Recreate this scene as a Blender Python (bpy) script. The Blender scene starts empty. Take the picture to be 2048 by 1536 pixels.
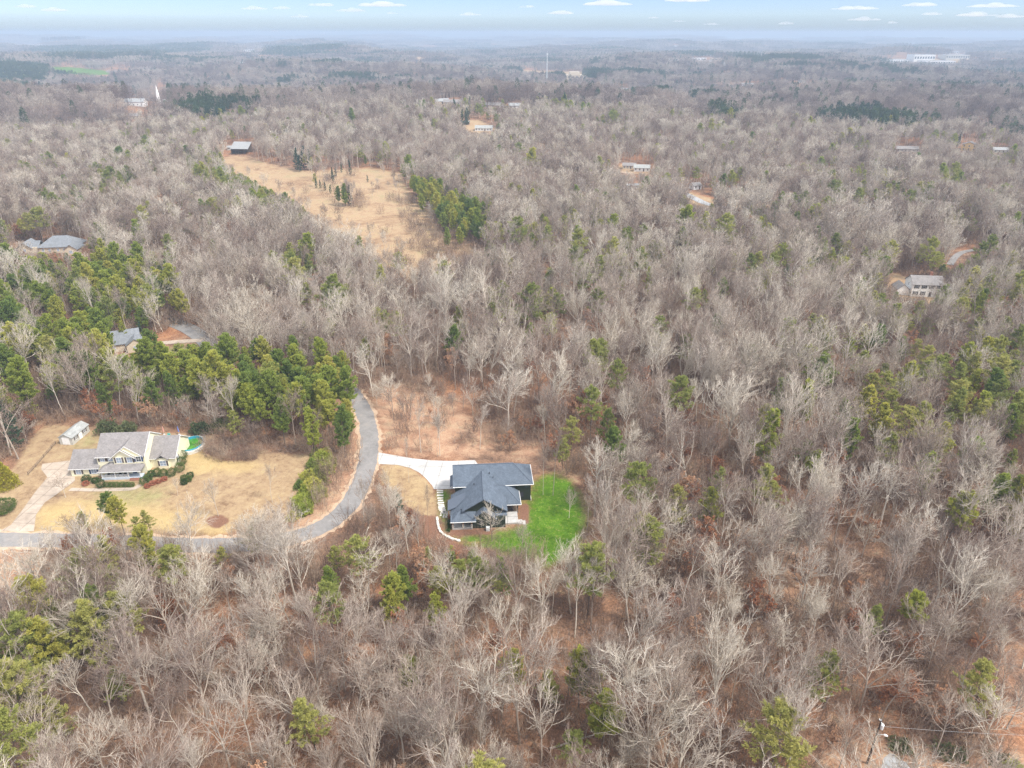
import bpy, math, random
import numpy as np
from mathutils import Vector, Matrix

# ------------------------------------------------------------------ camera, sky, sun, exposure
PITCH, CAM_H, FPX, IW, IH = math.radians(26.3), 97.0, 1420.0, 2048, 1536
scene = bpy.context.scene
COL = scene.collection
cam_d = bpy.data.cameras.new('camera')
cam_d.sensor_fit = 'HORIZONTAL'; cam_d.sensor_width = 36.0; cam_d.lens = 36.0 * FPX / IW
cam_d.clip_start = 0.5; cam_d.clip_end = 120000.0
cam = bpy.data.objects.new('camera', cam_d); COL.objects.link(cam)
cam.location = (0, 0, CAM_H); cam.rotation_euler = (math.pi / 2 - PITCH, 0, 0)
scene.camera = cam
SUN_EL, SUN_AZ = math.radians(56), math.radians(118)      # azimuth clockwise from +Y
world = bpy.data.worlds.new('World'); scene.world = world; world.use_nodes = True
wn = world.node_tree; bg = wn.nodes['Background']
sky = wn.nodes.new('ShaderNodeTexSky'); sky.sky_type = 'NISHITA'; sky.sun_disc = False
sky.sun_elevation = SUN_EL; sky.sun_rotation = SUN_AZ
sky.altitude = 300; sky.air_density = 1.0; sky.dust_density = 0.6; sky.ozone_density = 1.5
# thin high cloud: the clear sky whitened overhead, pale blue low over the land
tc = wn.nodes.new('ShaderNodeTexCoord'); sx = wn.nodes.new('ShaderNodeSeparateXYZ'); wn.links.new(tc.outputs['Generated'], sx.inputs[0])
lo = wn.nodes.new('ShaderNodeValToRGB'); e = lo.color_ramp.elements
for p, c in ((0.0, (0.25, 0.29, 0.325)), (0.02, (0.32, 0.40, 0.485)), (0.05, (0.22, 0.325, 0.52)), (0.16, (0.45, 0.5, 0.6))): 
    k = e.new(p); k.color = (*c, 1)
e.remove(e[0]); e[-1].position = 0.4; e[-1].color = (1.25, 1.2, 1.15, 1)
wn.links.new(sx.outputs[2], lo.inputs[0])
bw = wn.nodes.new('ShaderNodeHueSaturation'); bw.inputs['Saturation'].default_value = 0.28; wn.links.new(sky.outputs[0], bw.inputs['Color'])
mx = wn.nodes.new('ShaderNodeMixRGB'); mx.blend_type = 'MULTIPLY'; mx.inputs[0].default_value = 1.0
wn.links.new(bw.outputs[0], mx.inputs[1]); wn.links.new(lo.outputs[0], mx.inputs[2])
wn.links.new(mx.outputs[0], bg.inputs[0]); bg.inputs[1].default_value = 0.15
sun_d = bpy.data.lights.new('sun', 'SUN'); sun_d.energy = 2.0; sun_d.angle = math.radians(11); sun_d.color = (1.0, 0.94, 0.85)
sun = bpy.data.objects.new('sun', sun_d); COL.objects.link(sun)
sdir = Vector((math.sin(SUN_AZ) * math.cos(SUN_EL), math.cos(SUN_AZ) * math.cos(SUN_EL), math.sin(SUN_EL)))
sun.rotation_euler = sdir.to_track_quat('Z', 'Y').to_euler(); sun.location = (60, -40, 200)
scene.view_settings.view_transform = 'Standard'; scene.view_settings.look = 'None'
scene.view_settings.exposure = 1.31; scene.view_settings.gamma = 1.0
scene.render.engine = 'CYCLES'
cy = scene.cycles
cy.max_bounces = 7; cy.diffuse_bounces = 4; cy.glossy_bounces = 2; cy.transmission_bounces = 6
cy.volume_bounces = 1; cy.transparent_max_bounces = 8
cy.caustics_reflective = False; cy.caustics_refractive = False
cy.use_denoising = True; cy.denoiser = 'OPENIMAGEDENOISE'; cy.denoising_input_passes = 'RGB_ALBEDO_NORMAL'; cy.denoising_prefilter = 'NONE'
scene.render.use_persistent_data = False
HAZE_DENSITY = 0.00024

rng = np.random.default_rng(11)
random.seed(5)

# ------------------------------------------------------------------ projection helpers
CP, SP = math.cos(PITCH), math.sin(PITCH)
def project(x, y, z):
    """world point -> photograph pixel (2048 x 1536) and depth"""
    dz = np.asarray(z) - CAM_H
    dep = y * CP - dz * SP
    up = y * SP + dz * CP
    dep = np.where(dep < 1.0, 1.0, dep)
    return 1024 + FPX * x / dep, 768 - FPX * up / dep, dep
def ss(a, b, v):
    t = np.clip((v - a) / (b - a), 0, 1)
    return t * t * (3 - 2 * t)
def wob(x, y, wl, seed, n=5):
    """smooth pseudo noise in about -1..1, wavelength wl"""
    r = np.random.default_rng(seed); s = 0
    for i in range(n):
        a = r.uniform(0, 2 * math.pi); k = 2 * math.pi / (wl * r.uniform(0.6, 1.5))
        s = s + np.sin((x * math.cos(a) + y * math.sin(a)) * k + r.uniform(0, 6.28))
    return s / (n ** 0.5) / 1.4
def hz(x, y):
    x = np.asarray(x, float); y = np.asarray(y, float)
    r = np.hypot(x, y)
    h = 2.0 * ss(240, 420, r) * wob(x, y, 170, 3)
    h = h + 6.0 * ss(450, 1000, r) * wob(x, y, 520, 4)
    h = h + 20 * np.exp(-((y - 930 - 0.12 * x) / 190) ** 2) * (1 - ss(-60, 420, x))
    h = h + 9 * np.exp(-((y - 1050 + 0.1 * x) / 260) ** 2) * ss(0, 500, x)
    h = h - 14 * np.exp(-((y - 1500) / 260) ** 2) * (1 - ss(300, 900, x))
    h = h + 22 * ss(1300, 2400, r) * wob(x, y, 1200, 6) + 8 * ss(1200, 1900, r) * wob(x, y, 480, 8)
    h = h + 24 * ss(2600, 5500, r) * wob(x, y, 2600, 7) + 14 * ss(3500, 7000, r) * wob(x, y, 1500, 9)
    h = h + (26 * ss(6500, 11500, r)) * (1 - ss(-1500, 4500, x) * 0.9)
    return h
def unproj(px, py, z=0.0):
    """pixel -> point on the plane at height z"""
    a = (px - 1024) / FPX; t = (py - 768) / FPX
    k = (CAM_H - z) / (SP + t * CP)
    return np.array([a * k, (CP - t * SP) * k, z])
def ground(px, py, above=0.0):
    """pixel -> point 'above' metres over the terrain (first crossing of the ray)"""
    a = (px - 1024) / FPX; t = (py - 768) / FPX
    d = np.geomspace(40, 14000, 2600)
    k = d / (CP - t * SP)
    X = a * k; Z = CAM_H - (SP + t * CP) * k
    f = Z - (hz(X, d) + above)
    i = int(np.argmax(f < 0)) if (f < 0).any() else len(d) - 1
    i = max(i, 1)
    w = f[i - 1] / (f[i - 1] - f[i]) if f[i - 1] != f[i] else 0
    return np.array([X[i - 1] + w * (X[i] - X[i - 1]), d[i - 1] + w * (d[i] - d[i - 1]), Z[i - 1] + w * (Z[i] - Z[i - 1])])
def gpt(px, py):
    p = ground(px, py); return (float(p[0]), float(p[1]))
def inpoly(px, py, poly):
    px = np.asarray(px, float); py = np.asarray(py, float); c = np.zeros(px.shape, bool)
    n = len(poly); j = n - 1
    for i in range(n):
        xi, yi = poly[i]; xj, yj = poly[j]
        if yi != yj:
            c ^= ((yi > py) != (yj > py)) & (px < (xj - xi) * (py - yi) / (yj - yi) + xi)
        j = i
    return c
def smooth_line(pts, n=8, closed=False):
    P = np.array(pts, float); m = len(P); out = []
    rngi = range(m) if closed else range(m - 1)
    for i in rngi:
        p0 = P[(i - 1) % m] if closed else P[max(i - 1, 0)]
        p1 = P[i]; p2 = P[(i + 1) % m]
        p3 = P[(i + 2) % m] if closed else P[min(i + 2, m - 1)]
        for k in range(n):
            t = k / n
            out.append(0.5 * ((2 * p1) + (-p0 + p2) * t + (2 * p0 - 5 * p1 + 4 * p2 - p3) * t * t + (-p0 + 3 * p1 - 3 * p2 + p3) * t ** 3))
    if not closed: out.append(P[-1])
    return np.array(out)

# ------------------------------------------------------------------ object helpers
def link(o, parent=None):
    COL.objects.link(o)
    if parent is not None: o.parent = parent
    return o
def tag(o, label=None, cat=None, group=None, kind=None):
    if label: o['label'] = label
    if cat: o['category'] = cat
    if group: o['group'] = group
    if kind: o['kind'] = kind
    return o
def empty(name, loc, rz=0.0, label=None, cat=None, group=None):
    o = bpy.data.objects.new(name, None); COL.objects.link(o); o.empty_display_size = 0.5
    o.location = [float(v) for v in loc]; o.rotation_euler = (0, 0, rz)
    return tag(o, label, cat, group)
def big_mesh(name, V, faces, mats, midx=None, smooth=False):
    """faces: list of (m,k) int arrays; midx: material index of each array"""
    V = np.asarray(V, np.float32); me = bpy.data.meshes.new(name)
    me.vertices.add(len(V)); me.vertices.foreach_set('co', V.ravel())
    loops = np.concatenate([f.ravel() for f in faces]).astype(np.int32)
    tot = np.concatenate([np.full(len(f), f.shape[1], np.int32) for f in faces])
    start = np.concatenate([[0], np.cumsum(tot)[:-1]]).astype(np.int32)
    me.loops.add(len(loops)); me.loops.foreach_set('vertex_index', loops)
    me.polygons.add(len(tot)); me.polygons.foreach_set('loop_start', start)
    try: me.polygons.foreach_set('loop_total', tot)
    except Exception: pass
    for m in mats: me.materials.append(m)
    if midx is not None:
        me.polygons.foreach_set('material_index', np.concatenate([np.full(len(f), i, np.int32) for f, i in zip(faces, midx)]))
    me.polygons.foreach_set('use_smooth', np.full(len(tot), smooth))
    me.update(calc_edges=True)
    return me
class MB:
    """collects shapes; build() links them as ONE mesh object"""
    def __init__(s): s.v = []; s.f = []
    def add(s, vs, fs):
        o = len(s.v); s.v += [tuple(map(float, p)) for p in vs]; s.f += [[i + o for i in f] for f in fs]; return s
    def box(s, x0, x1, y0, y1, z0, z1):
        return s.add([(x0, y0, z0), (x1, y0, z0), (x1, y1, z0), (x0, y1, z0), (x0, y0, z1), (x1, y0, z1), (x1, y1, z1), (x0, y1, z1)],
                     [(0, 3, 2, 1), (4, 5, 6, 7), (0, 1, 5, 4), (1, 2, 6, 5), (2, 3, 7, 6), (3, 0, 4, 7)])
    def poly(s, pts): return s.add(pts, [list(range(len(pts)))])
    def slab(s, pts, th):
        """polygon extruded straight down by th"""
        n = len(pts); lo = [(p[0], p[1], p[2] - th) for p in pts]
        return s.add(list(pts) + lo, [list(range(n)), list(range(2 * n - 1, n - 1, -1))] + [[i, n + i, n + (i + 1) % n, (i + 1) % n] for i in range(n)])
    def prism_v(s, prof, y0, y1):
        """profile in (x,z), extruded along y"""
        n = len(prof)
        return s.add([(p[0], y0, p[1]) for p in prof] + [(p[0], y1, p[1]) for p in prof],
                     [list(range(n)), list(range(2 * n - 1, n - 1, -1))] + [[i, n + i, n + (i + 1) % n, (i + 1) % n] for i in range(n)])
    def prism_u(s, prof, x0, x1):
        """profile in (y,z), extruded along x"""
        n = len(prof)
        return s.add([(x0, p[0], p[1]) for p in prof] + [(x1, p[0], p[1]) for p in prof],
                     [list(range(n)), list(range(2 * n - 1, n - 1, -1))] + [[i, n + i, n + (i + 1) % n, (i + 1) % n] for i in range(n)])
    def tube(s, pts, rad, sides=8):
        pts = [Vector(p) for p in pts]; n = len(pts)
        if not isinstance(rad, (list, tuple)): rad = [rad] * n
        vs = []; fs = []
        for i, p in enumerate(pts):
            t = (pts[min(i + 1, n - 1)] - pts[max(i - 1, 0)]).normalized()
            ref = Vector((0, 0, 1)) if abs(t.z) < 0.9 else Vector((1, 0, 0))
            a = t.cross(ref).normalized(); b = t.cross(a)
            for k in range(sides):
                w = 2 * math.pi * k / sides
                vs.append(p + (a * math.cos(w) + b * math.sin(w)) * rad[i])
        for i in range(n - 1):
            for k in range(sides):
                fs.append([i * sides + k, i * sides + (k + 1) % sides, (i + 1) * sides + (k + 1) % sides, (i + 1) * sides + k])
        fs.append(list(range(sides - 1, -1, -1))); fs.append([(n - 1) * sides + k for k in range(sides)])
        return s.add(vs, fs)
    def build(s, name, m, parent=None, smooth=False, bevel=0.0):
        me = bpy.data.meshes.new(name); me.from_pydata(s.v, [], s.f); me.materials.append(m); me.update()
        import bmesh
        b = bmesh.new(); b.from_mesh(me); bmesh.ops.recalc_face_normals(b, faces=b.faces)
        if bevel: bmesh.ops.bevel(b, geom=list(b.edges), offset=bevel, segments=1, affect='EDGES')
        b.to_mesh(me); b.free()
        if smooth: me.polygons.foreach_set('use_smooth', [True] * len(me.polygons))
        return link(bpy.data.objects.new(name, me), parent)

# ------------------------------------------------------------------ materials
class NT:
    def __init__(s, name):
        s.m = bpy.data.materials.new(name); s.m.use_nodes = True; s.t = s.m.node_tree
        s.b = s.t.nodes['Principled BSDF']; s.b.inputs['Roughness'].default_value = 0.9
        s.b.inputs['Specular IOR Level'].default_value = 0.2
    def n(s, ty, **kw):
        nd = s.t.nodes.new('ShaderNode' + ty)
        for k, v in kw.items():
            if k.startswith('_'): setattr(nd, k[1:], v)
            else:
                key = k.replace('__', ' ')
                nd.inputs[key].default_value = v
        return nd
    def l(s, a, b): s.t.links.new(a, b)
    def coord(s, out='Object'): return s.n('TexCoord').outputs[out]
    def noise(s, vec, scale, detail=4, rough=0.6, dist=0.0):
        nd = s.n('TexNoise', Scale=scale, Detail=detail, Roughness=rough, Distortion=dist)
        s.l(vec, nd.inputs['Vector']); return nd.outputs['Fac']
    def ramp(s, fac, stops):
        nd = s.n('ValToRGB'); e = nd.color_ramp.elements
        while len(e) < len(stops): e.new(0.5)
        for el, (p, c) in zip(e, stops):
            el.position = p; el.color = (c[0], c[1], c[2], 1) if not np.isscalar(c) else (c, c, c, 1)
        s.l(fac, nd.inputs[0]); return nd.outputs[0]
    def mix(s, fac, a, b, blend='MIX'):
        nd = s.n('MixRGB', _blend_type=blend)
        for sock, v in ((nd.inputs[0], fac), (nd.inputs[1], a), (nd.inputs[2], b)):
            if hasattr(v, 'is_output'): s.l(v, sock)
            elif np.isscalar(v): sock.default_value = v
            else: sock.default_value = (v[0], v[1], v[2], 1)
        return nd.outputs[0]
    def math(s, op, a, b=None, clamp=False):
        nd = s.n('Math', _operation=op, _use_clamp=clamp)
        for sock, v in ((nd.inputs[0], a), (nd.inputs[1], b)):
            if v is None: continue
            if hasattr(v, 'is_output'): s.l(v, sock)
            else: sock.default_value = v
        return nd.outputs[0]
    def col(s, c):
        if hasattr(c, 'is_output'): s.l(c, s.b.inputs['Base Color'])
        else: s.b.inputs['Base Color'].default_value = (c[0], c[1], c[2], 1)
        return s
    def bump(s, h, strength=0.4, dist=0.05):
        nd = s.n('Bump', Strength=strength, Distance=dist); s.l(h, nd.inputs['Height']); s.l(nd.outputs[0], s.b.inputs['Normal']); return s
def plain(name, c, rough=0.85, var=0.12, scale=3.0, spec=0.2, metal=0.0):
    t = NT(name); f = t.noise(t.coord(), scale, 5, 0.65)
    lo = [v * (1 - var) for v in c]; hi = [min(1, v * (1 + var)) for v in c]
    t.col(t.ramp(f, [(0.3, lo), (0.7, hi)])); t.b.inputs['Roughness'].default_value = rough
    t.b.inputs['Specular IOR Level'].default_value = spec; t.b.inputs['Metallic'].default_value = metal
    return t.m
def shingles(name, c, row=0.16):
    t = NT(name); co = t.coord()
    f = t.noise(co, 0.7, 4, 0.6); g = t.noise(co, 6.5, 3, 0.7)
    mp = t.n('Mapping', Scale=(3.2, 1.4, 6.5)); t.l(co, mp.inputs[0])
    v = t.n('TexVoronoi', Scale=1.0, _feature='F1', _distance='CHEBYCHEV'); t.l(mp.outputs[0], v.inputs['Vector'])
    base = t.ramp(f, [(0.3, [k * 0.86 for k in c]), (0.7, [k * 1.12 for k in c])])
    base = t.mix(0.35, base, t.mix(1.0, base, t.ramp(g, [(0.3, 0.55), (0.7, 1.4)]), 'MULTIPLY'))
    sv = t.n('SeparateXYZ'); t.l(v.outputs['Color'], sv.inputs[0]); base = t.mix(0.4, base, t.mix(1.0, base, t.ramp(sv.outputs[0], [(0.0, 0.7), (1.0, 1.3)]), 'MULTIPLY'))
    t.col(base); t.bump(g, 0.35, 0.03); t.b.inputs['Roughness'].default_value = 0.85
    return t.m
def boards(name, c, axis, period, depth=0.3, var=0.08):
    """siding: thin lap / batten lines every 'period' metres"""
    t = NT(name); co = t.coord(); sp = t.n('SeparateXYZ'); t.l(co, sp.inputs[0])
    if axis == 'Z': p = sp.outputs[2]
    else: p = t.math('ADD', sp.outputs[0], sp.outputs[1])
    fr = t.math('FRACT', t.math('DIVIDE', p, period))
    line = t.ramp(fr, [(0.0, 1 - depth), (0.12, 1.0), (0.92, 1.0), (1.0, 1 - depth)])
    f = t.noise(co, 1.2, 5, 0.7)
    base = t.ramp(f, [(0.3, [k * (1 - var) for k in c]), (0.7, [k * (1 + var) for k in c])])
    t.col(t.mix(1.0, base, line, 'MULTIPLY')); t.bump(fr, 0.25, 0.02)
    t.b.inputs['Roughness'].default_value = 0.7
    return t.m
def tree_mat(name, stops, scale=0.35, tint=((0.85, 0.85, 0.85), (1.15, 1.15, 1.15)), fine=0.0, transl=0.0, rough=0.9):
    """colour varies from tree to tree (random and by place) and along the tree"""
    t = NT(name); oi = t.n('ObjectInfo'); co = t.coord()
    place = t.noise(oi.outputs['Location'], 0.018, 3, 0.6)
    pick = t.math('ADD', t.math('MULTIPLY', oi.outputs['Random'], 0.75), t.math('MULTIPLY', place, 0.28))
    base = t.ramp(pick, stops)
    f = t.noise(co, scale, 4, 0.7)
    base = t.mix(1.0, base, t.ramp(f, [(0.28, tint[0]), (0.72, tint[1])]), 'MULTIPLY')
    t.col(base); t.b.inputs['Roughness'].default_value = rough; t.b.inputs['Specular IOR Level'].default_value = 0.12
    if transl:
        tr = t.n('BsdfTranslucent'); t.l(base, tr.inputs[0])
        mx = t.n('MixShader'); mx.inputs[0].default_value = transl
        t.l(t.b.outputs[0], mx.inputs[1]); t.l(tr.outputs[0], mx.inputs[2])
        out = t.t.nodes['Material Output']; t.l(mx.outputs[0], out.inputs[0])
    return t.m
M = {}
M['bark_bare'] = tree_mat('bark_pale_grey', [(0.12, (0.26, 0.201, 0.163)), (0.36, (0.399, 0.338, 0.282)), (0.62, (0.539, 0.475, 0.4)), (0.9, (0.679, 0.617, 0.524))], 0.5)
M['twig'] = tree_mat('twigs_grey_brown', [(0.1, (0.17, 0.117, 0.093)), (0.28, (0.259, 0.198, 0.166)), (0.44, (0.334, 0.26, 0.206)), (0.58, (0.369, 0.309, 0.267)), (0.74, (0.428, 0.371, 0.292)), (0.92, (0.548, 0.495, 0.423))], 0.4)
M['bark_pine'] = tree_mat('bark_pine', [(0.2, (0.10, 0.075, 0.06)), (0.8, (0.20, 0.16, 0.13))], 1.0)
M['needles'] = tree_mat('pine_needles', [(0.15, (0.228, 0.307, 0.085)), (0.38, (0.342, 0.409, 0.095)), (0.6, (0.456, 0.493, 0.105)), (0.85, (0.57, 0.539, 0.14))], 0.6, ((0.72, 0.77, 0.8), (1.22, 1.18, 1.1)), transl=0.5)
M['needles_olive'] = tree_mat('olive_needles', [(0.2, (0.29, 0.33, 0.105)), (0.5, (0.39, 0.415, 0.125)), (0.85, (0.48, 0.465, 0.16))], 0.6, ((0.75, 0.78, 0.8), (1.25, 1.2, 1.1)), transl=0.45)
M['needles_bush'] = tree_mat('bush_leaves', [(0.2, (0.09, 0.12, 0.055)), (0.8, (0.17, 0.19, 0.085))], 0.9, transl=0.3)
M['needles_dark'] = tree_mat('dark_evergreen_needles', [(0.2, (0.06, 0.11, 0.07)), (0.8, (0.11, 0.17, 0.085))], 0.8, transl=0.15)
M['rust'] = tree_mat('rust_beech_leaves', [(0.2, (0.34, 0.15, 0.08)), (0.5, (0.46, 0.23, 0.125)), (0.85, (0.52, 0.32, 0.20))], 0.8, transl=0.35)
M['brush'] = tree_mat('brush_stems', [(0.15, (0.162, 0.112, 0.09)), (0.4, (0.266, 0.194, 0.15)), (0.65, (0.342, 0.242, 0.17)), (0.9, (0.38, 0.31, 0.24))], 0.5)
M['far_twig'] = tree_mat('far_wood_twigs', [(0.12, (0.154, 0.114, 0.102)), (0.4, (0.242, 0.194, 0.171)), (0.6, (0.319, 0.265, 0.227)), (0.88, (0.411, 0.357, 0.305))], 0.06, ((0.62, 0.6, 0.6), (1.28, 1.28, 1.28)))
M['far_needles'] = tree_mat('far_wood_needles', [(0.2, (0.035, 0.07, 0.035)), (0.8, (0.07, 0.11, 0.045))], 0.06, ((0.7, 0.7, 0.7), (1.2, 1.2, 1.2)))
M['shrub'] = tree_mat('shrub_leaves', [(0.2, (0.065, 0.11, 0.035)), (0.8, (0.13, 0.18, 0.05))], 2.0, transl=0.3)
M['shrub_yellow'] = plain('gold_conifer_leaves', (0.30, 0.27, 0.03), 0.8, 0.5, 1.5)
M['shrub_red'] = plain('rusty_shrub_leaves', (0.34, 0.12, 0.07), 0.8, 0.35, 2.0)
M['shrub_pink'] = M['brush']
M['shingle_dark'] = shingles('slate_blue_shingles', (0.105, 0.13, 0.165))
M['shingle_grey'] = shingles('weathered_grey_shingles', (0.235, 0.22, 0.215))
M['shingle_mid'] = shingles('mid_grey_shingles', (0.20, 0.215, 0.235))
M['shingle_shed'] = shingles('pale_grey_shingles', (0.33, 0.34, 0.33))
M['siding_green'] = boards('dark_green_board_siding', (0.030, 0.040, 0.026), 'XY', 0.30, 0.35)
M['siding_cream'] = boards('cream_lap_siding', (0.82, 0.78, 0.58), 'Z', 0.2, 0.22, 0.04)
M['siding_white'] = boards('white_lap_siding', (0.80, 0.80, 0.79), 'Z', 0.22, 0.2, 0.04)
M['siding_grey'] = boards('grey_shed_siding', (0.50, 0.49, 0.45), 'Z', 0.2, 0.2, 0.05)
M['metal_roof'] = boards('standing_seam_metal', (0.12, 0.145, 0.185), 'XY', 0.42, 0.3, 0.05)
M['tin'] = boards('pale_corrugated_tin', (0.31, 0.32, 0.325), 'XY', 0.5, 0.15, 0.16)
M['trim'] = plain('white_trim', (0.8, 0.8, 0.79), 0.6, 0.04)
M['black_trim'] = plain('black_trim', (0.025, 0.027, 0.03), 0.5, 0.1)
M['glass'] = plain('dark_window_glass', (0.045, 0.055, 0.07), 0.08, 0.2, 1.0, 0.6)
M['glass_pale'] = plain('blue_grey_window_glass', (0.28, 0.34, 0.43), 0.1, 0.2, 1.0, 0.6)
M['shutter_brown'] = plain('brown_shutter', (0.10, 0.08, 0.075), 0.6)
M['shutter_blue'] = plain('navy_shutter', (0.045, 0.075, 0.15), 0.6)
M['wood'] = plain('timber_post', (0.42, 0.25, 0.13), 0.8, 0.2, 4)
M['wood_grey'] = plain('weathered_timber', (0.20, 0.15, 0.11), 0.85, 0.3, 3)
M['brick'] = plain('red_brick', (0.28, 0.13, 0.09), 0.85, 0.3, 5)
M['stone'] = plain('pale_flagstone', (0.62, 0.59, 0.53), 0.85, 0.15, 2.5)
M['porch_blue'] = plain('blue_grey_porch_boards', (0.50, 0.57, 0.66), 0.7, 0.08)
M['tan_wall'] = boards('tan_lap_siding', (0.60, 0.52, 0.40), 'Z', 0.25, 0.18, 0.05)
M['yellow_wall'] = boards('yellow_lap_siding', (0.75, 0.55, 0.27), 'Z', 0.25, 0.18, 0.05)
M['green_wall'] = boards('pale_green_lap_siding', (0.55, 0.63, 0.58), 'Z', 0.25, 0.18, 0.05)
M['steel'] = plain('galvanised_grey', (0.55, 0.57, 0.58), 0.5, 0.08)
M['pole'] = plain('dark_pole_timber', (0.085, 0.065, 0.055), 0.85, 0.3, 2)
M['white_paint'] = plain('white_paint', (0.8, 0.8, 0.79), 0.6, 0.05)
M['pool_wall'] = plain('blue_pool_liner', (0.05, 0.33, 0.48), 0.4, 0.1)
M['pink_cloth'] = plain('pink_parasol_cloth', (0.62, 0.33, 0.27), 0.8)
M['blue_cloth'] = plain('blue_parasol_cloth', (0.16, 0.22, 0.52), 0.8)
M['teal'] = plain('teal_plastic', (0.10, 0.45, 0.40), 0.5)
t = NT('green_pool_water'); co = t.coord(); f = t.noise(co, 0.5, 4, 0.6)
t.col(t.ramp(f, [(0.35, (0.03, 0.13, 0.02)), (0.7, (0.09, 0.30, 0.03))])); t.b.inputs['Roughness'].default_value = 0.08; t.b.inputs['Specular IOR Level'].default_value = 0.5
M['pool_water'] = t.m
def pavement(name, c, var, stain, joint=0.0):
    t = NT(name); co = t.coord()
    f = t.noise(co, 0.16, 6, 0.72, 0.9); g = t.noise(co, 1.2, 6, 0.75); h = t.noise(co, 18, 2, 0.6)
    base = t.ramp(f, [(0.32, [k * (1 - var) for k in c]), (0.55, c), (0.75, stain)])
    base = t.mix(0.5, base, t.mix(1.0, base, t.ramp(g, [(0.3, 0.72), (0.7, 1.22)]), 'MULTIPLY'))
    base = t.mix(0.25, base, t.mix(1.0, base, t.ramp(h, [(0.3, 0.6), (0.7, 1.35)]), 'MULTIPLY'))
    if joint:      # saw-cut joints of poured slabs
        mp = t.n('Mapping', Rotation=(0, 0, 0.07)); t.l(co, mp.inputs[0]); sp = t.n('SeparateXYZ'); t.l(mp.outputs[0], sp.inputs[0])
        for k in (0, 1):
            fr = t.math('FRACT', t.math('DIVIDE', sp.outputs[k], joint))
            base = t.mix(1.0, base, t.ramp(fr, [(0.0, 0.62), (0.045, 1.0), (0.955, 1.0), (1.0, 0.62)]), 'MULTIPLY')
    t.col(base); t.bump(h, 0.3, 0.01)
    return t.m
M['asphalt'] = pavement('worn_grey_asphalt', (0.26, 0.25, 0.243), 0.2, (0.33, 0.295, 0.265))
M['concrete'] = pavement('bright_new_concrete', (0.52, 0.51, 0.49), 0.25, (0.60, 0.59, 0.575), 4.0)
M['concrete_old'] = pavement('stained_old_concrete', (0.44, 0.365, 0.295), 0.25, (0.54, 0.48, 0.41), 3.5)
M['gravel'] = pavement('grey_gravel', (0.36, 0.37, 0.38), 0.2, (0.44, 0.43, 0.42))
M['clay_shoulder'] = pavement('sandy_clay_shoulder', (0.50, 0.36, 0.25), 0.2, (0.60, 0.50, 0.40))
# ------------------------------------------------------------------ ground: zones are outlined on the land itself
Z_MEADOW = [(425, 322), (470, 308), (545, 330), (620, 343), (690, 338), (740, 335), (800, 345), (818, 390), (865, 430), (880, 470), (935, 488), (985, 515), (960, 560), (880, 575), (800, 560), (720, 520), (640, 480), (590, 430), (520, 385), (470, 350)]
Z_LOT = [(95, 845), (180, 862), (330, 868), (400, 868), (440, 880), (520, 904), (615, 910), (645, 940), (628, 1000), (585, 1040), (500, 1062), (300, 1068), (100, 1068), (0, 1068), (-90, 1060), (-60, 1000), (10, 960), (60, 880)]
Z_YELLOW = [[(385, 872), (430, 868), (425, 885), (400, 905), (470, 918), (530, 930), (500, 945), (420, 942), (380, 955), (365, 925)],
            [(75, 1010), (160, 1000), (270, 1010), (340, 1015), (390, 1040), (330, 1060), (280, 1040), (200, 1062), (70, 1066)],
            [(380, 1070), (420, 1040), (470, 1060), (440, 1078)]]
Z_GREENPATCH = [[(152, 880), (200, 868), (205, 892), (150, 900)], [(165, 982), (290, 978), (340, 990), (320, 1006), (270, 1012), (180, 1000)], [(290, 700), (420, 690), (430, 720), (300, 730)]]
Z_GREEN = [(1066, 962), (1085, 948), (1108, 945), (1138, 960), (1156, 988), (1172, 1035), (1158, 1090), (1112, 1134), (1054, 1126), (1016, 1104), (960, 1092), (915, 1090), (900, 1074), (1000, 1066), (1036, 1058), (1050, 1040), (1045, 1020)]
Z_GREEN2 = [(868, 978), (900, 978), (900, 1062), (930, 1078), (905, 1078), (888, 1064), (880, 1040), (872, 1010)]
Z_STRAW = [(757, 928), (790, 926), (822, 937), (846, 955), (866, 978), (874, 1020), (864, 1036), (835, 1026), (800, 1000), (762, 965)]
Z_STRAW2 = [(1038, 1020), (1056, 1015), (1068, 1045), (1086, 1058), (1066, 1075), (1042, 1052)]
Z_MULCH = [[(838, 1030), (872, 1032), (880, 1062), (905, 1084), (935, 1094), (985, 1098), (1000, 1112), (950, 1120), (860, 1090), (835, 1065)],
           [(1040, 1005), (1060, 1010), (1056, 1050), (1036, 1048)], [(410, 1035), (440, 1028), (462, 1040), (440, 1058), (415, 1052)],
           [(410, 880), (470, 878), (515, 900), (515, 920), (450, 922), (405, 905)], [(892, 1058), (985, 1060), (985, 1070), (895, 1070)]]
Z_CLAY = [[(740, 770), (800, 780), (900, 800), (960, 850), (1000, 905), (900, 915), (800, 905), (757, 898), (752, 840), (735, 800)],
          [(690, 800), (715, 820), (725, 880), (712, 950), (680, 1020), (620, 1060), (560, 1062), (590, 1035), (640, 985), (665, 930), (690, 880)],
          [(-100, 1098), (60, 1100), (140, 1150), (150, 1200), (60, 1230), (-100, 1210)],
          [(420, 325), (470, 310), (560, 335), (600, 350), (520, 352)], [(880, 520), (960, 505), (985, 560), (890, 580)],
          [(1000, 860), (1150, 900), (1250, 930), (1260, 1010), (1180, 985), (1110, 935), (1040, 915)],
          [(1480, 1150), (1620, 1130), (1700, 1200), (1640, 1290), (1500, 1270)],
          [(1600, 1536), (1700, 1500), (1850, 1500), (2100, 1470), (2100, 1600), (1600, 1600)]]
Z_FIELD = [[(95, 133), (150, 135), (215, 142), (228, 148), (190, 151), (120, 147)]]
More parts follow.
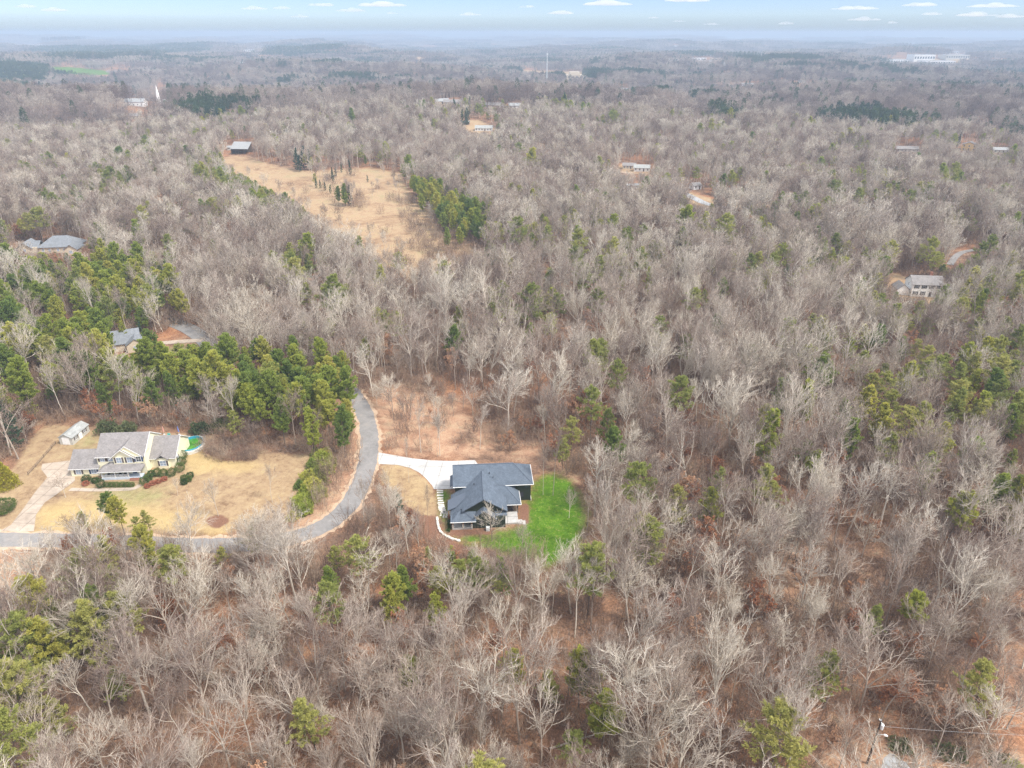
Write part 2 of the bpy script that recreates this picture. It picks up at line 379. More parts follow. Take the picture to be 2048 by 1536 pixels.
Z_FARTAN = [[(265, 152), (300, 154), (300, 162), (268, 158)], [(905, 242), (960, 240), (1000, 262), (985, 285), (930, 270)], [(1240, 326), (1300, 334), (1300, 350), (1235, 345)],
            [(1360, 380), (1430, 400), (1560, 410), (1550, 425), (1420, 420), (1360, 400)], [(1770, 545), (1810, 550), (1900, 590), (1890, 610), (1820, 606), (1775, 590)],
            [(480, 100), (540, 118), (620, 118), (640, 123), (540, 126), (480, 112)], [(1040, 140), (1180, 145), (1180, 162), (1040, 160)], [(1760, 118), (1940, 118), (1940, 135), (1760, 133)]]
def far_open(x, y):
    r_ = np.hypot(x, y); return (wob(x, y, 330, 71) + 0.35 * wob(x, y, 120, 72) > 1.12 + 0.25 * ss(5000, 9000, r_)) & (r_ > 1150)
def angs():
    a = np.concatenate([np.arange(-180, -44, 6), np.arange(-44, -38, 0.6), np.arange(-38, 38, 0.24), np.arange(38, 44, 0.6), np.arange(44, 180, 6)])
    return np.radians(a)
AN = angs(); RR = np.concatenate([[3, 12, 24], np.geomspace(36, 13000, 1000)])
gx = (RR[:, None] * np.sin(AN)[None, :]); gy = (RR[:, None] * np.cos(AN)[None, :])
gz = hz(gx, gy)
nr, na = gx.shape
gpx, gpy, gdep = project(gx, gy, gz)
front = (gy > 20) & (gdep > 20)
rad = np.hypot(gx, gy)
def weight(polys, rmin=0, rmax=1e9, jit=1.0):
    """soft membership: share of nearby land samples inside the outline"""
    if not isinstance(polys[0], list): polys = [polys]
    w = np.zeros(gx.shape)
    m = front & (rad > rmin) & (rad < rmax)
    offs = [(0, 0)] + [(jit * math.cos(k), jit * math.sin(k)) for k in (0.3, 1.6, 2.8, 4.1, 5.3)] + [(2.2 * jit * math.cos(k), 2.2 * jit * math.sin(k)) for k in (0.9, 2.2, 3.6, 4.9)]
    for ox, oy in offs:
        sx = gx[m] + ox; sy = gy[m] + oy
        qx, qy, _ = project(sx, sy, gz[m])
        ins = np.zeros(qx.shape, bool)
        for p in polys: ins |= inpoly(qx, qy, p)
        w[m] += ins
    return w / len(offs)
W = {
    'w_meadow': np.maximum(weight(Z_MEADOW, 250, 800, 7.0), np.maximum(weight(Z_FARTAN, 300, 5000, 3.0), far_open(gx, gy) * 1.0)),
    'w_dry': np.maximum(weight(Z_LOT, 90, 260, 1.2), weight([Z_STRAW, Z_STRAW2], 90, 260, 0.8)),
    'w_yellow': np.maximum(weight(Z_YELLOW, 90, 260, 1.5), 0.3 * weight([Z_STRAW], 90, 260, 1.5)),
    'w_green': np.maximum(weight([Z_GREEN], 90, 260, 1.7), np.maximum(0.62 * weight([Z_GREEN2], 90, 260, 0.7), weight(Z_FIELD, 1000, 5000, 5.0))),
    'w_patch': weight(Z_GREENPATCH, 90, 400, 2.5),
    'w_mulch': weight(Z_MULCH, 60, 260, 0.6),
    'w_clay': weight(Z_CLAY, 50, 800, 2.5),
}
t = NT('land_surface'); co = t.coord(); 
n1 = t.noise(co, 0.035, 5, 0.6, 0.4); n2 = t.noise(co, 0.25, 6, 0.7, 0.3); n3 = t.noise(co, 2.2, 5, 0.75); n4 = t.noise(co, 11, 3, 0.7)
litter = t.ramp(n2, [(0.30, (0.105, 0.07, 0.05)), (0.45, (0.205, 0.127, 0.085)), (0.57, (0.295, 0.18, 0.115)), (0.70, (0.27, 0.21, 0.155))])
litter = t.mix(t.ramp(n1, [(0.43, 0.0), (0.64, 0.8)]), litter, t.ramp(n2, [(0.3, (0.27, 0.115, 0.055)), (0.7, (0.47, 0.235, 0.12))]))
litter = t.mix(0.75, litter, t.mix(1.0, litter, t.ramp(n3, [(0.3, 0.4), (0.5, 1.0), (0.68, 1.85)]), 'MULTIPLY'))
def att(nm): return t.n('Attribute', _attribute_name=nm).outputs['Fac']
def edge(nm, soft=0.22, amp=0.55):
    w = t.math('ADD', att(nm), t.math('MULTIPLY', t.math('SUBTRACT', n2, 0.5), amp))
    mr = t.n('MapRange', _interpolation_type='SMOOTHSTEP'); mr.inputs[1].default_value = 0.5 - soft; mr.inputs[2].default_value = 0.5 + soft
    t.l(w, mr.inputs[0]); return mr.outputs[0]
c = litter
clay = t.ramp(t.math('ADD', t.math('MULTIPLY', n2, 0.55), t.math('MULTIPLY', n3, 0.45)), [(0.34, (0.30, 0.16, 0.095)), (0.46, (0.45, 0.265, 0.165)), (0.55, (0.52, 0.35, 0.225)), (0.66, (0.56, 0.45, 0.31))])
c = t.mix(t.math('MULTIPLY', edge('w_clay', 0.4, 0.9), 0.85), c, clay)
mead = t.ramp(t.math('ADD', t.math('MULTIPLY', n1, 0.4), t.math('ADD', t.math('MULTIPLY', n2, 0.35), t.math('MULTIPLY', n3, 0.25))), [(0.38, (0.23, 0.14, 0.085)), (0.46, (0.36, 0.24, 0.14)), (0.53, (0.46, 0.33, 0.20)), (0.58, (0.34, 0.27, 0.14)), (0.64, (0.54, 0.43, 0.29))])
c = t.mix(edge('w_meadow', 0.3, 1.1), c, mead)
n5 = t.noise(co, 0.8, 6, 0.75, 0.6)
dry = t.ramp(t.math('ADD', t.math('MULTIPLY', n2, 0.5), t.math('MULTIPLY', n5, 0.5)), [(0.36, (0.23, 0.145, 0.085)), (0.47, (0.36, 0.25, 0.145)), (0.55, (0.43, 0.31, 0.18)), (0.66, (0.48, 0.37, 0.225))])
c = t.mix(edge('w_dry', 0.3), c, dry)
c = t.mix(t.math('MULTIPLY', edge('w_patch', 0.5, 0.9), 0.75), c, t.ramp(n5, [(0.35, (0.17, 0.21, 0.06)), (0.65, (0.32, 0.33, 0.13))]))
c = t.mix(t.math('MULTIPLY', edge('w_yellow', 0.5, 1.1), 0.6), c, t.ramp(n3, [(0.3, (0.50, 0.365, 0.135)), (0.7, (0.62, 0.48, 0.23))]))
grn = t.ramp(t.math('ADD', t.math('MULTIPLY', n5, 0.5), t.math('MULTIPLY', n3, 0.5)), [(0.36, (0.045, 0.10, 0.01)), (0.46, (0.08, 0.175, 0.01)), (0.535, (0.11, 0.225, 0.015)), (0.58, (0.19, 0.24, 0.045)), (0.63, (0.36, 0.29, 0.14))])
grn = t.mix(1.0, grn, t.ramp(n2, [(0.3, 0.72), (0.7, 1.15)]), 'MULTIPLY')
c = t.mix(edge('w_green', 0.4, 1.1), c, grn)
c = t.mix(edge('w_mulch', 0.2, 0.4), c, t.ramp(n3, [(0.3, (0.17, 0.085, 0.055)), (0.7, (0.30, 0.165, 0.105))]))
c = t.mix(0.45, c, t.mix(1.0, c, t.ramp(n4, [(0.3, 0.62), (0.7, 1.4)]), 'MULTIPLY'))
c = t.mix(1.0, c, (0.86, 0.86, 0.88), 'MULTIPLY')
t.col(c); t.b.inputs['Roughness'].default_value = 0.95; t.b.inputs['Specular IOR Level'].default_value = 0.1
hb = t.math('ADD', t.math('MULTIPLY', n3, 0.6), t.math('MULTIPLY', n4, 0.3)); t.bump(hb, 0.6, 0.25)
M['land'] = t.m
# quads of the polar sheet, shared out to ground / lawns / meadow (no two sheets overlap)
ii, jj = np.meshgrid(np.arange(nr - 1), np.arange(na), indexing='ij')
j2 = (jj + 1) % na
quads = np.stack([ii * na + jj, ii * na + j2, (ii + 1) * na + j2, (ii + 1) * na + jj], -1)
def qmean(w): return 0.25 * (w[ii, jj] + w[ii, j2] + w[ii + 1, jj] + w[ii + 1, j2])
zone = np.zeros(ii.shape, int)
zone[qmean(weight(Z_MEADOW, 250, 800, 3.0)) > 0.5] = 1
zone[qmean(weight(Z_LOT, 90, 260, 1.0)) > 0.5] = 2
zone[qmean(np.maximum(weight([Z_GREEN], 90, 260, 0.7), weight([Z_GREEN2], 90, 260, 0.7))) > 0.5] = 3
GV = np.stack([gx.ravel(), gy.ravel(), gz.ravel()], -1)
def ground_piece(name, zid):
    q = quads[zone == zid].reshape(-1, 4)
    used, inv = np.unique(q, return_inverse=True); q = inv.reshape(q.shape)
    fs = [q]; V = GV[used]
    if zid == 0:      # close the centre under the camera
        fan = np.arange(na)
        loc = np.full(GV.shape[0], -1); loc[used] = np.arange(len(used))
        V = np.vstack([V, [[0, 0, 0.0]]])
        fs.append(np.stack([np.full(na, len(V) - 1), loc[(fan + 1) % na], loc[fan]], -1))
    me = big_mesh(name, V, fs, [M['land']], smooth=True)
    for nm, w in W.items():
        a = me.attributes.new(nm, 'FLOAT', 'POINT')
        vals = w.ravel()[used]
        if zid == 0: vals = np.append(vals, 0)
        a.data.foreach_set('value', vals.astype(np.float32))
    o = link(bpy.data.objects.new(name, me)); o['kind'] = 'structure'
    return o
ground_piece('ground', 0); ground_piece('meadow', 1); ground_piece('dry_lawn', 2); ground_piece('green_lawn', 3)

# ------------------------------------------------------------------ paved sheets draped over the land
def drape(name, outline, m, lift, kind='structure', thick=0.0):
    """outline: world xy points of a closed polygon -> triangulated sheet a little above the land"""
    import bmesh
    P = np.array(outline); b = bmesh.new()
    vs = [b.verts.new((p[0], p[1], 0)) for p in P]
    f = b.faces.new(vs)
    if f.normal.z < 0 or f.calc_area() == 0: f.normal_flip()
    bmesh.ops.triangulate(b, faces=b.faces[:])
    for _ in range(2): bmesh.ops.subdivide_edges(b, edges=[e for e in b.edges if e.calc_length() > 5], cuts=1, use_grid_fill=False); bmesh.ops.triangulate(b, faces=b.faces[:])
    for v in b.verts: v.co.z = float(hz(v.co.x, v.co.y)) + lift
    bmesh.ops.recalc_face_normals(b, faces=b.faces)
    if sum(fc.normal.z for fc in b.faces) < 0: bmesh.ops.reverse_faces(b, faces=b.faces[:])
    if thick:
        r = bmesh.ops.extrude_face_region(b, geom=b.faces[:]); 
        for v in [g for g in r['geom'] if isinstance(g, bmesh.types.BMVert)]: v.co.z += thick
        bmesh.ops.recalc_face_normals(b, faces=b.faces)
    me = bpy.data.meshes.new(name); b.to_mesh(me); b.free(); me.materials.append(m)
    o = link(bpy.data.objects.new(name, me)); o['kind'] = kind
    return o
def strip(name, px_line, width, m, lift, jit=0.0, kind='structure', end_w=None):
    L = smooth_line([gpt(*p) for p in px_line], 10)
    n = len(L); T = np.gradient(L, axis=0); T /= np.linalg.norm(T, axis=1)[:, None]
    N = np.stack([-T[:, 1], T[:, 0]], -1)
    V = []; F = []; r = np.random.default_rng(len(px_line)); cols = 6
    wd = np.full(n, width) if end_w is None else np.linspace(width, end_w, n)
    for i in range(n):
        e0 = r.normal() * jit; e1 = r.normal() * jit
        for k in range(cols + 1):
            s = -wd[i] / 2 - e0 + (wd[i] + e0 + e1) * k / cols
            p = L[i] + N[i] * s
            V.append((p[0], p[1], float(hz(p[0], p[1])) + lift))
    for i in range(n - 1):
        for k in range(cols):
            a = i * (cols + 1) + k
            F.append((a, a + 1, a + cols + 2, a + cols + 1))
    me = bpy.data.meshes.new(name); me.from_pydata(V, [], F); me.materials.append(m); me.update()
    if len(me.polygons) and sum(p.normal.z for p in me.polygons) < 0: me.flip_normals()
    o = link(bpy.data.objects.new(name, me)); o['kind'] = kind
    return o
ROAD = [(-120, 1078), (0, 1079), (120, 1081), (250, 1085), (400, 1091), (520, 1087), (610, 1068), (672, 1036), (712, 988), (731, 940), (739, 890), (735, 845), (722, 812), (705, 785), (690, 768)]
strip('road_shoulder', ROAD, 6.4, M['clay_shoulder'], 0.030, 0.35)
strip('road', ROAD, 4.7, M['asphalt'], 0.045, 0.12)
strip('street', [(330, 640), (365, 652), (395, 668), (425, 695), (450, 730)], 6.5, M['asphalt'], 0.10)
strip('driveway', [(405, 681), (370, 683), (330, 686), (290, 690)], 3.2, M['concrete_old'], 0.13)
strip('lane', [(1355, 380), (1385, 395), (1420, 410), (1470, 418)], 5.5, M['gravel'], 0.15)
strip('path', [(1900, 530), (1910, 515), (1925, 505), (1950, 500)], 3.0, M['asphalt'], 0.15)
strip('track', [(1190, 336), (1225, 342), (1265, 347)], 5, M['clay_shoulder'], 0.15)
DRIVE = [(757, 905), (790, 911), (825, 917), (862, 921), (903, 922.5), (950, 920.5), (958, 932), (950, 945), (930, 978), (868, 978.5), (864, 971), (852, 957), (838, 945), (820, 936), (795, 930), (757, 928)]
drape('concrete_driveway', [gpt(*p) for p in DRIVE], M['concrete'], 0.055)
ODRIVE = [(0, 1062), (22, 1050), (45, 1020), (70, 985), (95, 955), (82, 938), (85, 928), (140, 921), (150, 945), (150, 962), (132, 975), (112, 990), (90, 1005), (72, 1030), (68, 1063)]
drape('worn_concrete_driveway', [gpt(*p) for p in ODRIVE], M['concrete_old'], 0.055)
strip('front_path', [(140, 979), (190, 980), (240, 979), (268, 977), (280, 970)], 1.3, M['concrete_old'], 0.058)
drape('gravel_patch', [gpt(*p) for p in [(1755, 1560), (1762, 1535), (1768, 1516), (1779, 1507), (1788, 1508), (1796, 1519), (1812, 1524), (1822, 1540), (1842, 1562)]], M['gravel'], 0.04)

# ------------------------------------------------------------------ haze: the air itself, one box round everything but the sky
mb = MB(); print('LAND', gz.min(), gz.max()); mb.box(-13400, 13400, -13400, 13400, float(gz.min()) - 4, float(max(gz.max() + 26, 112)))
hm = bpy.data.materials.new('haze_air'); hm.use_nodes = True
nt = hm.node_tree; nt.nodes.remove(nt.nodes['Principled BSDF'])
pv = nt.nodes.new('ShaderNodeVolumePrincipled'); pv.inputs['Density'].default_value = HAZE_DENSITY
pv.inputs['Color'].default_value = (0.47, 0.60, 0.765, 1); pv.inputs['Anisotropy'].default_value = 0.0
nt.links.new(pv.outputs[0], nt.nodes['Material Output'].inputs['Volume'])
hz_o = mb.build('haze', hm); hz_o['kind'] = 'stuff'; hz_o.display_type = 'WIRE'
# ------------------------------------------------------------------ tree building (numpy)
def unit(v): return v / np.maximum(np.linalg.norm(v, axis=-1, keepdims=True), 1e-9)
def tubes(P, R, sides=3):
    """P (B,n,3), R (B,n) -> vertices, quads"""
    B, n, _ = P.shape
    T = unit(np.gradient(P, axis=1))
    t0 = T.mean(1); ref = np.where((np.abs(t0[:, 2]) < 0.9)[:, None], np.array([0, 0, 1.0]), np.array([1.0, 0, 0]))
    N = unit(np.cross(T, ref[:, None, :])); Bn = np.cross(T, N)
    a = np.arange(sides) * 2 * math.pi / sides
    V = P[:, :, None, :] + R[:, :, None, None] * (np.cos(a)[None, None, :, None] * N[:, :, None, :] + np.sin(a)[None, None, :, None] * Bn[:, :, None, :])
    idx = np.arange(B * n * sides).reshape(B, n, sides)
    A = idx[:, :-1, :]; Cc = idx[:, 1:, :]
    q = np.stack([A, np.roll(A, -1, 2), np.roll(Cc, -1, 2), Cc], -1).reshape(-1, 4)
    return V.reshape(-1, 3), q
def grow(r, S, D, L, n, bend=0.0, wig=0.1):
    """B curves from S along D (unit), length L, bending up by 'bend'"""
    B = len(S); P = np.zeros((B, n, 3)); P[:, 0] = S; d = D.copy(); st = (L / (n - 1))[:, None]
    for i in range(1, n):
        d = unit(d + np.array([0, 0, bend]) / (n - 1) + r.normal(0, wig, (B, 3)))
        P[:, i] = P[:, i - 1] + d * st
    return P
def offshoots(r, P, R, per, tmin, tmax, ang, lenf, rf, L, spread=0.25):
    """children along curves P; returns start, dir, length, radius"""
    B, n, _ = P.shape
    t = r.uniform(tmin, tmax, (B, per)) if per < 4 else tmin + (tmax - tmin) * (np.arange(per)[None, :] + r.uniform(0, 1, (B, per))) / per
    f = t * (n - 1); i = np.minimum(f.astype(int), n - 2); w = (f - i)[..., None]
    bi = np.arange(B)[:, None]
    S = P[bi, i] * (1 - w) + P[bi, i + 1] * w
    T = unit(P[bi, i + 1] - P[bi, i])
    Rr = R[bi, i] * (1 - w[..., 0]) + R[bi, i + 1] * w[..., 0]
    rv = r.normal(0, 1, T.shape); pr = unit(rv - (rv * T).sum(-1, keepdims=True) * T)
    a = (ang * (1 + spread * r.normal(0, 1, t.shape)))[..., None]
    D = unit(T * np.cos(a) + pr * np.sin(a))
    Ln = L[:, None] * lenf * (1.15 - 0.6 * t) * r.uniform(0.7, 1.25, t.shape)
    return S.reshape(-1, 3), D.reshape(-1, 3), Ln.ravel(), (Rr * rf).ravel()
def taper(R0, n, end): return R0[:, None] * np.linspace(1, end, n)[None, :]
def join(parts):
    V = []; Q = []; o = 0
    for v, q in parts: V.append(v); Q.append(q + o); o += len(v)
    return np.vstack(V), np.vstack(Q)

def bare_tree(seed, H=20.0, fork=0.42, limbs=13, ang=0.6, lean=0.03, lod=0, leaders=3, thin=1.0, spread=1.0):
    """returns (trunk V,Q), (crown V,Q)"""
    r = np.random.default_rng(seed)
    tr = grow(r, np.zeros((1, 3)) + [[0, 0, -0.3]], unit(np.array([[r.normal(0, lean), r.normal(0, lean), 1.0]])), np.array([H * 0.97]), 12, 0.1, 0.035)
    r0 = H * 0.0105 * r.uniform(0.85, 1.15)
    TR = r0 * np.linspace(1, 0.12, 12)[None, :] ** 0.9
    trunk = [tubes(tr, TR, 6 if lod == 0 else 4)]
    crown = []
    # leaders: big steep forks
    S, D, L, R = offshoots(r, tr, TR, leaders, fork * 0.9, fork + 0.22, 0.36 * spread, 0.62, 0.72, np.array([H]), 0.2)
    ld = grow(r, S, D, np.minimum(L, (H * 1.0 - S[:, 2])), 7, 0.35, 0.09); LR = taper(R, 7, 0.2)
    trunk.append(tubes(ld, LR, 5 if lod == 0 else 3))
    S1, D1, L1, R1 = offshoots(r, tr, TR, limbs, fork, 0.97, ang * spread, 0.40, 0.5, np.array([H]))
    S2, D2, L2, R2 = offshoots(r, ld, LR, max(4, limbs // 3), 0.25, 0.95, ang * spread * 0.95, 0.62, 0.55, np.full(len(ld), H * 0.5))
    S = np.vstack([S1, S2]); D = np.vstack([D1, D2]); L = np.concatenate([L1, L2]); R = np.maximum(np.concatenate([R1, R2]), 0.03)
    l1 = grow(r, S, D, L, 6, 0.55, 0.13); R1_ = taper(R * 1.15, 6, 0.3); crown.append(tubes(l1, R1_, 4 if lod == 0 else 3))
    S, D, L, R = offshoots(r, l1, R1_, 6, 0.2, 1.0, 0.62, 0.5, 0.6, L)
    R = np.maximum(R, 0.032 * thin)
    l2 = grow(r, S, D, L, 4, 0.40, 0.14); R2_ = taper(R, 4, 0.4); crown.append(tubes(l2, R2_, 3)); limbs_q = join(crown)
    k3 = 5; crown = []
    S, D, L, R = offshoots(r, l2, R2_, k3, 0.15, 1.0, 0.6, 0.55, 0.7, L)
    R = np.maximum(R, (0.019 if lod == 0 else 0.032) * thin)
    l3 = grow(r, S, D, L, 3, 0.35, 0.15); R3_ = taper(R, 3, 0.5); crown.append(tubes(l3, R3_, 3))
    if lod == 0:
        S, D, L, R = offshoots(r, l3, R3_, 2, 0.25, 1.0, 0.55, 0.7, 0.8, L)
        R = np.maximum(R * 0.75, 0.0095 * thin)
        l4 = grow(r, S, D, np.maximum(L, 0.35), 2, 0.3, 0.1); crown.append(tubes(l4, taper(R, 2, 0.6), 3))
    tw = join(crown); k = len(limbs_q[1])
    V, q = join([limbs_q, tw])
    return join(trunk), (V, q, k)

def blades(r, C, A, L, Wd, n, cone):
    """n thin triangles fanning out of each centre C around axis A"""
    B = len(C)
    d = unit(A[:, None, :] + r.normal(0, cone, (B, n, 3)))
    s = unit(np.cross(d, r.normal(0, 1, (B, n, 3))))
    ln = L * r.uniform(0.6, 1.25, (B, n, 1)); wd = Wd * r.uniform(0.7, 1.3, (B, n, 1))
    c = C[:, None, :] + r.normal(0, 0.06, (B, n, 3))
    V = np.stack([c - s * wd * 0.35, c + s * wd * 0.35, c + d * ln * 0.62 + s * wd, c + d * ln], 2).reshape(-1, 3)
    V2 = np.stack([c - s * wd * 0.4, c + s * wd * 0.4, c + d * ln * 0.75 + s * wd * 0.5, c + d * ln * 0.75 - s * wd * 0.5], 2).reshape(-1, 3)
    q = np.arange(B * n * 4).reshape(-1, 4)
    return V2, q
def pine_tree(seed, H=20.0, base=0.45, width=0.19, nl=42, per=9, lod=0, olive=False, blade=(0.62, 0.12), nb=15, topround=0.7):
    r = np.random.default_rng(seed)
    tr = grow(r, np.array([[0, 0, -0.3]]), unit(np.array([[r.normal(0, .025), r.normal(0, .025), 1.0]])), np.array([H * 1.0]), 10, 0.12, 0.025)
    TR = (H * 0.0098) * np.linspace(1, 0.1, 10)[None, :]
    u = np.sort(base + (0.985 - base) * ((np.arange(nl) + r.uniform(0, 1, nl)) / nl) ** 0.95)
    f = u * 9; i = np.minimum(f.astype(int), 8); w = (f - i)[:, None]
    S = tr[0, i] * (1 - w) + tr[0, i + 1] * w
    az = np.arange(nl) * 2.39996 + r.normal(0, 0.35, nl)
    rel = (u - base) / (1 - base)
    prof = np.where(rel < 0.25, 0.55 + 1.8 * rel, 1.0) * np.clip((1 - rel), 0, 1) ** topround + 0.09
    L = H * width * prof * r.uniform(0.65, 1.2, nl)
    el = (0.0 if olive else 0.22) + 0.75 * rel ** 1.5 + r.normal(0, 0.15, nl)
    D = np.stack([np.cos(az) * np.cos(el), np.sin(az) * np.cos(el), np.sin(el)], -1)
    lb = grow(r, S, D, L, 5, 0.15 if olive else 0.45, 0.12)
    LR = taper(np.maximum(0.012 * L + 0.015, 0.02), 5, 0.35)
    stubs = []
    if base > 0.3:      # dead stubs below the crown
        m = 9; uu = r.uniform(base * 0.45, base, m); ff = uu * 9; k = ff.astype(int)
        SS = tr[0, k]; a2 = r.uniform(0, 6.28, m); DD = unit(np.stack([np.cos(a2), np.sin(a2), 0.1 + 0 * a2], -1))
        stubs = [tubes(grow(r, SS, DD, r.uniform(0.5, 1.8, m), 3, 0, .15), np.full((m, 3), 0.022), 3)]
    trunk = join([tubes(tr, TR, 6 if lod == 0 else 4), tubes(lb, LR, 3)] + stubs)
    S2, D2, L2, _ = offshoots(r, lb, LR, per, 0.28 if olive else 0.2, 1.02, 0.75 if not olive else 0.95, 0.30, 0.6, L)
    if olive: D2[:, 2] = D2[:, 2] * 0.3 + 0.12; D2 = unit(D2)
    tips = S2 + D2 * (L2 * 0.7)[:, None]
    C = np.vstack([tips, S2 + D2 * (L2 * 0.25)[:, None], lb[:, -1]])
    A = unit(np.vstack([D2, D2, lb[:, -1] - lb[:, -2]]) + np.array([0, 0, 0.15 if olive else 0.55]))
    if olive: V, q = blades(r, C, A, blade[0] * 1.1, blade[1] * 0.85, max(7, nb - 5), 0.5)
    else: V, q = blades(r, C, A, blade[0], blade[1], nb, 0.62)
    return trunk, (V, q)
def beech(seed, H=9.0):
    tr, cr = bare_tree(seed, H, 0.18, 14, 0.85, 0.05, 1, 2, 0.8, 1.1)
    r = np.random.default_rng(seed + 1)
    V = cr[0]; n = 900
    pick = V[r.integers(len(V) // 3, len(V), n)]
    d = unit(r.normal(0, 1, (n, 3)) + np.array([0, 0, 0.2]))
    lv, lq = blades(r, pick, d, 0.34, 0.13, 3, 0.6)
    return join([tr, cr[:2]]), (lv, lq)
def leaf_blob(seed, rx, ry, rz, n=1500, size=0.16, flat=0.0, shape='round', clump=0.16):
    """shrub: leaf faces through the outer shell of a lumpy body, base at z=0"""
    r = np.random.default_rng(seed)
    d = unit(r.normal(0, 1, (n, 3)))
    if shape == 'box': d = d / np.max(np.abs(d), axis=1, keepdims=True) ** 0.8
    lump = 1 + clump * np.sin(d[:, 0] * 5 + seed) * np.sin(d[:, 1] * 4.3 + 2 * seed) + clump * 0.6 * np.sin(d[:, 2] * 7 + d[:, 0] * 6)
    rad = lump * r.uniform(0.62, 1.02, n) ** 0.5
    if shape == 'cone':
        z = r.uniform(0, 1, n) ** 1.25; a = r.uniform(0, 6.28, n); k = (1 - z) ** 0.8 * r.uniform(0.45, 1.05, n) * (1 + clump * np.sin(a * 5 + z * 14))
        c = np.stack([np.cos(a) * k * rx, np.sin(a) * k * ry, z * 2 * rz], -1); d = unit(np.stack([np.cos(a), np.sin(a), 0.6 + 0 * a], -1))
    else:
        c = d * rad[:, None] * np.array([rx, ry, rz]); c[:, 2] = np.maximum(c[:, 2] + rz * 0.92, 0.03)
    return blades(r, c, unit(d + r.normal(0, .4, d.shape)), size, size * 0.42, 3, 0.5)
def brush_patch(seed, h=2.2, rad=2.6, n=26):
    r = np.random.default_rng(seed)
    a = r.uniform(0, 6.28, n); q = rad * np.sqrt(r.uniform(0, 1, n))
    S = np.stack([np.cos(a) * q, np.sin(a) * q, np.full(n, -0.1)], -1)
    D = unit(np.stack([r.normal(0, .45, n), r.normal(0, .45, n), np.ones(n)], -1))
    L = h * r.uniform(0.5, 1.4, n)
    P = grow(r, S, D, L, 4, 0.1, 0.2); R = taper(np.full(n, 0.032), 4, 0.5)
    S2, D2, L2, R2 = offshoots(r, P, R, 6, 0.25, 1.0, 0.6, 0.55, 0.7, L)
    P2 = grow(r, S2, D2, L2, 3, 0.2, 0.2); R2_ = taper(np.maximum(R2, 0.018), 3, 0.6)
    S3, D3, L3, R3 = offshoots(r, P2, R2_, 2, 0.3, 1.0, 0.6, 0.6, 0.8, L2)
    P3 = grow(r, S3, D3, L3, 2, 0.1, 0.1)
    return join([tubes(P, R), tubes(P2, R2_), tubes(P3, taper(np.maximum(R3, 0.011), 2, 0.7))])
def far_bare(r, x, y, s, nblade, wid):
    """coarse bare crown for distant woods: trunk and twig slivers"""
    n = nblade
    u = r.uniform(0, 1, n); a = r.uniform(0, 6.28, n)
    z = 8.5 + 11.0 * u; rr = 4.0 * np.sqrt(np.clip(1 - ((u - 0.42) / 0.62) ** 2, 0.02, 1)) * np.sqrt(r.uniform(0.05, 1, n))
    c = np.stack([np.cos(a) * rr, np.sin(a) * rr, z - 1.2], -1)
    d = unit(np.stack([np.cos(a) * rr * 0.22, np.sin(a) * rr * 0.22, np.ones(n)], -1))
    V, q = blades(r, c, d, 2.3, wid, 1, 0.33)
    tv, tq = tubes(np.array([[[0, 0, -3.0], [0, 0, 8], [0.2, 0.1, 16]]]), np.array([[0.3, 0.2, 0.08]]) * max(1, wid / 0.16), 3)
    V, q = join([(tv, tq), (V, q)])
    return V * s + np.array([x, y, 0]), q
def far_pine(r, x, y, s, nblade, wid):
    n = nblade; u = r.uniform(0, 1, n); a = r.uniform(0, 6.28, n)
    z = 7 + 13 * u; rr = 3.3 * (1 - u) ** 0.6 * np.sqrt(r.uniform(0.2, 1, n)) + 0.15
    c = np.stack([np.cos(a) * rr, np.sin(a) * rr, z], -1)
    d = unit(np.stack([np.cos(a), np.sin(a), np.full(n, 0.5)], -1))
    V, q = blades(r, c, d, 1.5, wid, 2, 0.5)
    return V * s + np.array([x, y, 0]), q
def far_patch(seed, size, ntree, nblade, wid, pine):
    r = np.random.default_rng(seed); A = []; Bp = []
    for i in range(ntree):
        x, y = r.uniform(-size / 2, size / 2, 2); s = r.uniform(0.75, 1.2)
        if r.uniform() < pine: Bp.append(far_pine(r, x, y, s, nblade, wid * 1.5))
        else: A.append(far_bare(r, x, y, s, nblade, wid))
    fs = []; mi = []; V = []; o = 0
    for lst, k in ((A, 0), (Bp, 1)):
        if lst:
            v, q = join(lst); fs.append(q + o); mi.append(k); V.append(v); o += len(v)
    return big_mesh('far_patch', np.vstack(V), fs, [M['far_twig'], M['far_needles']], mi)

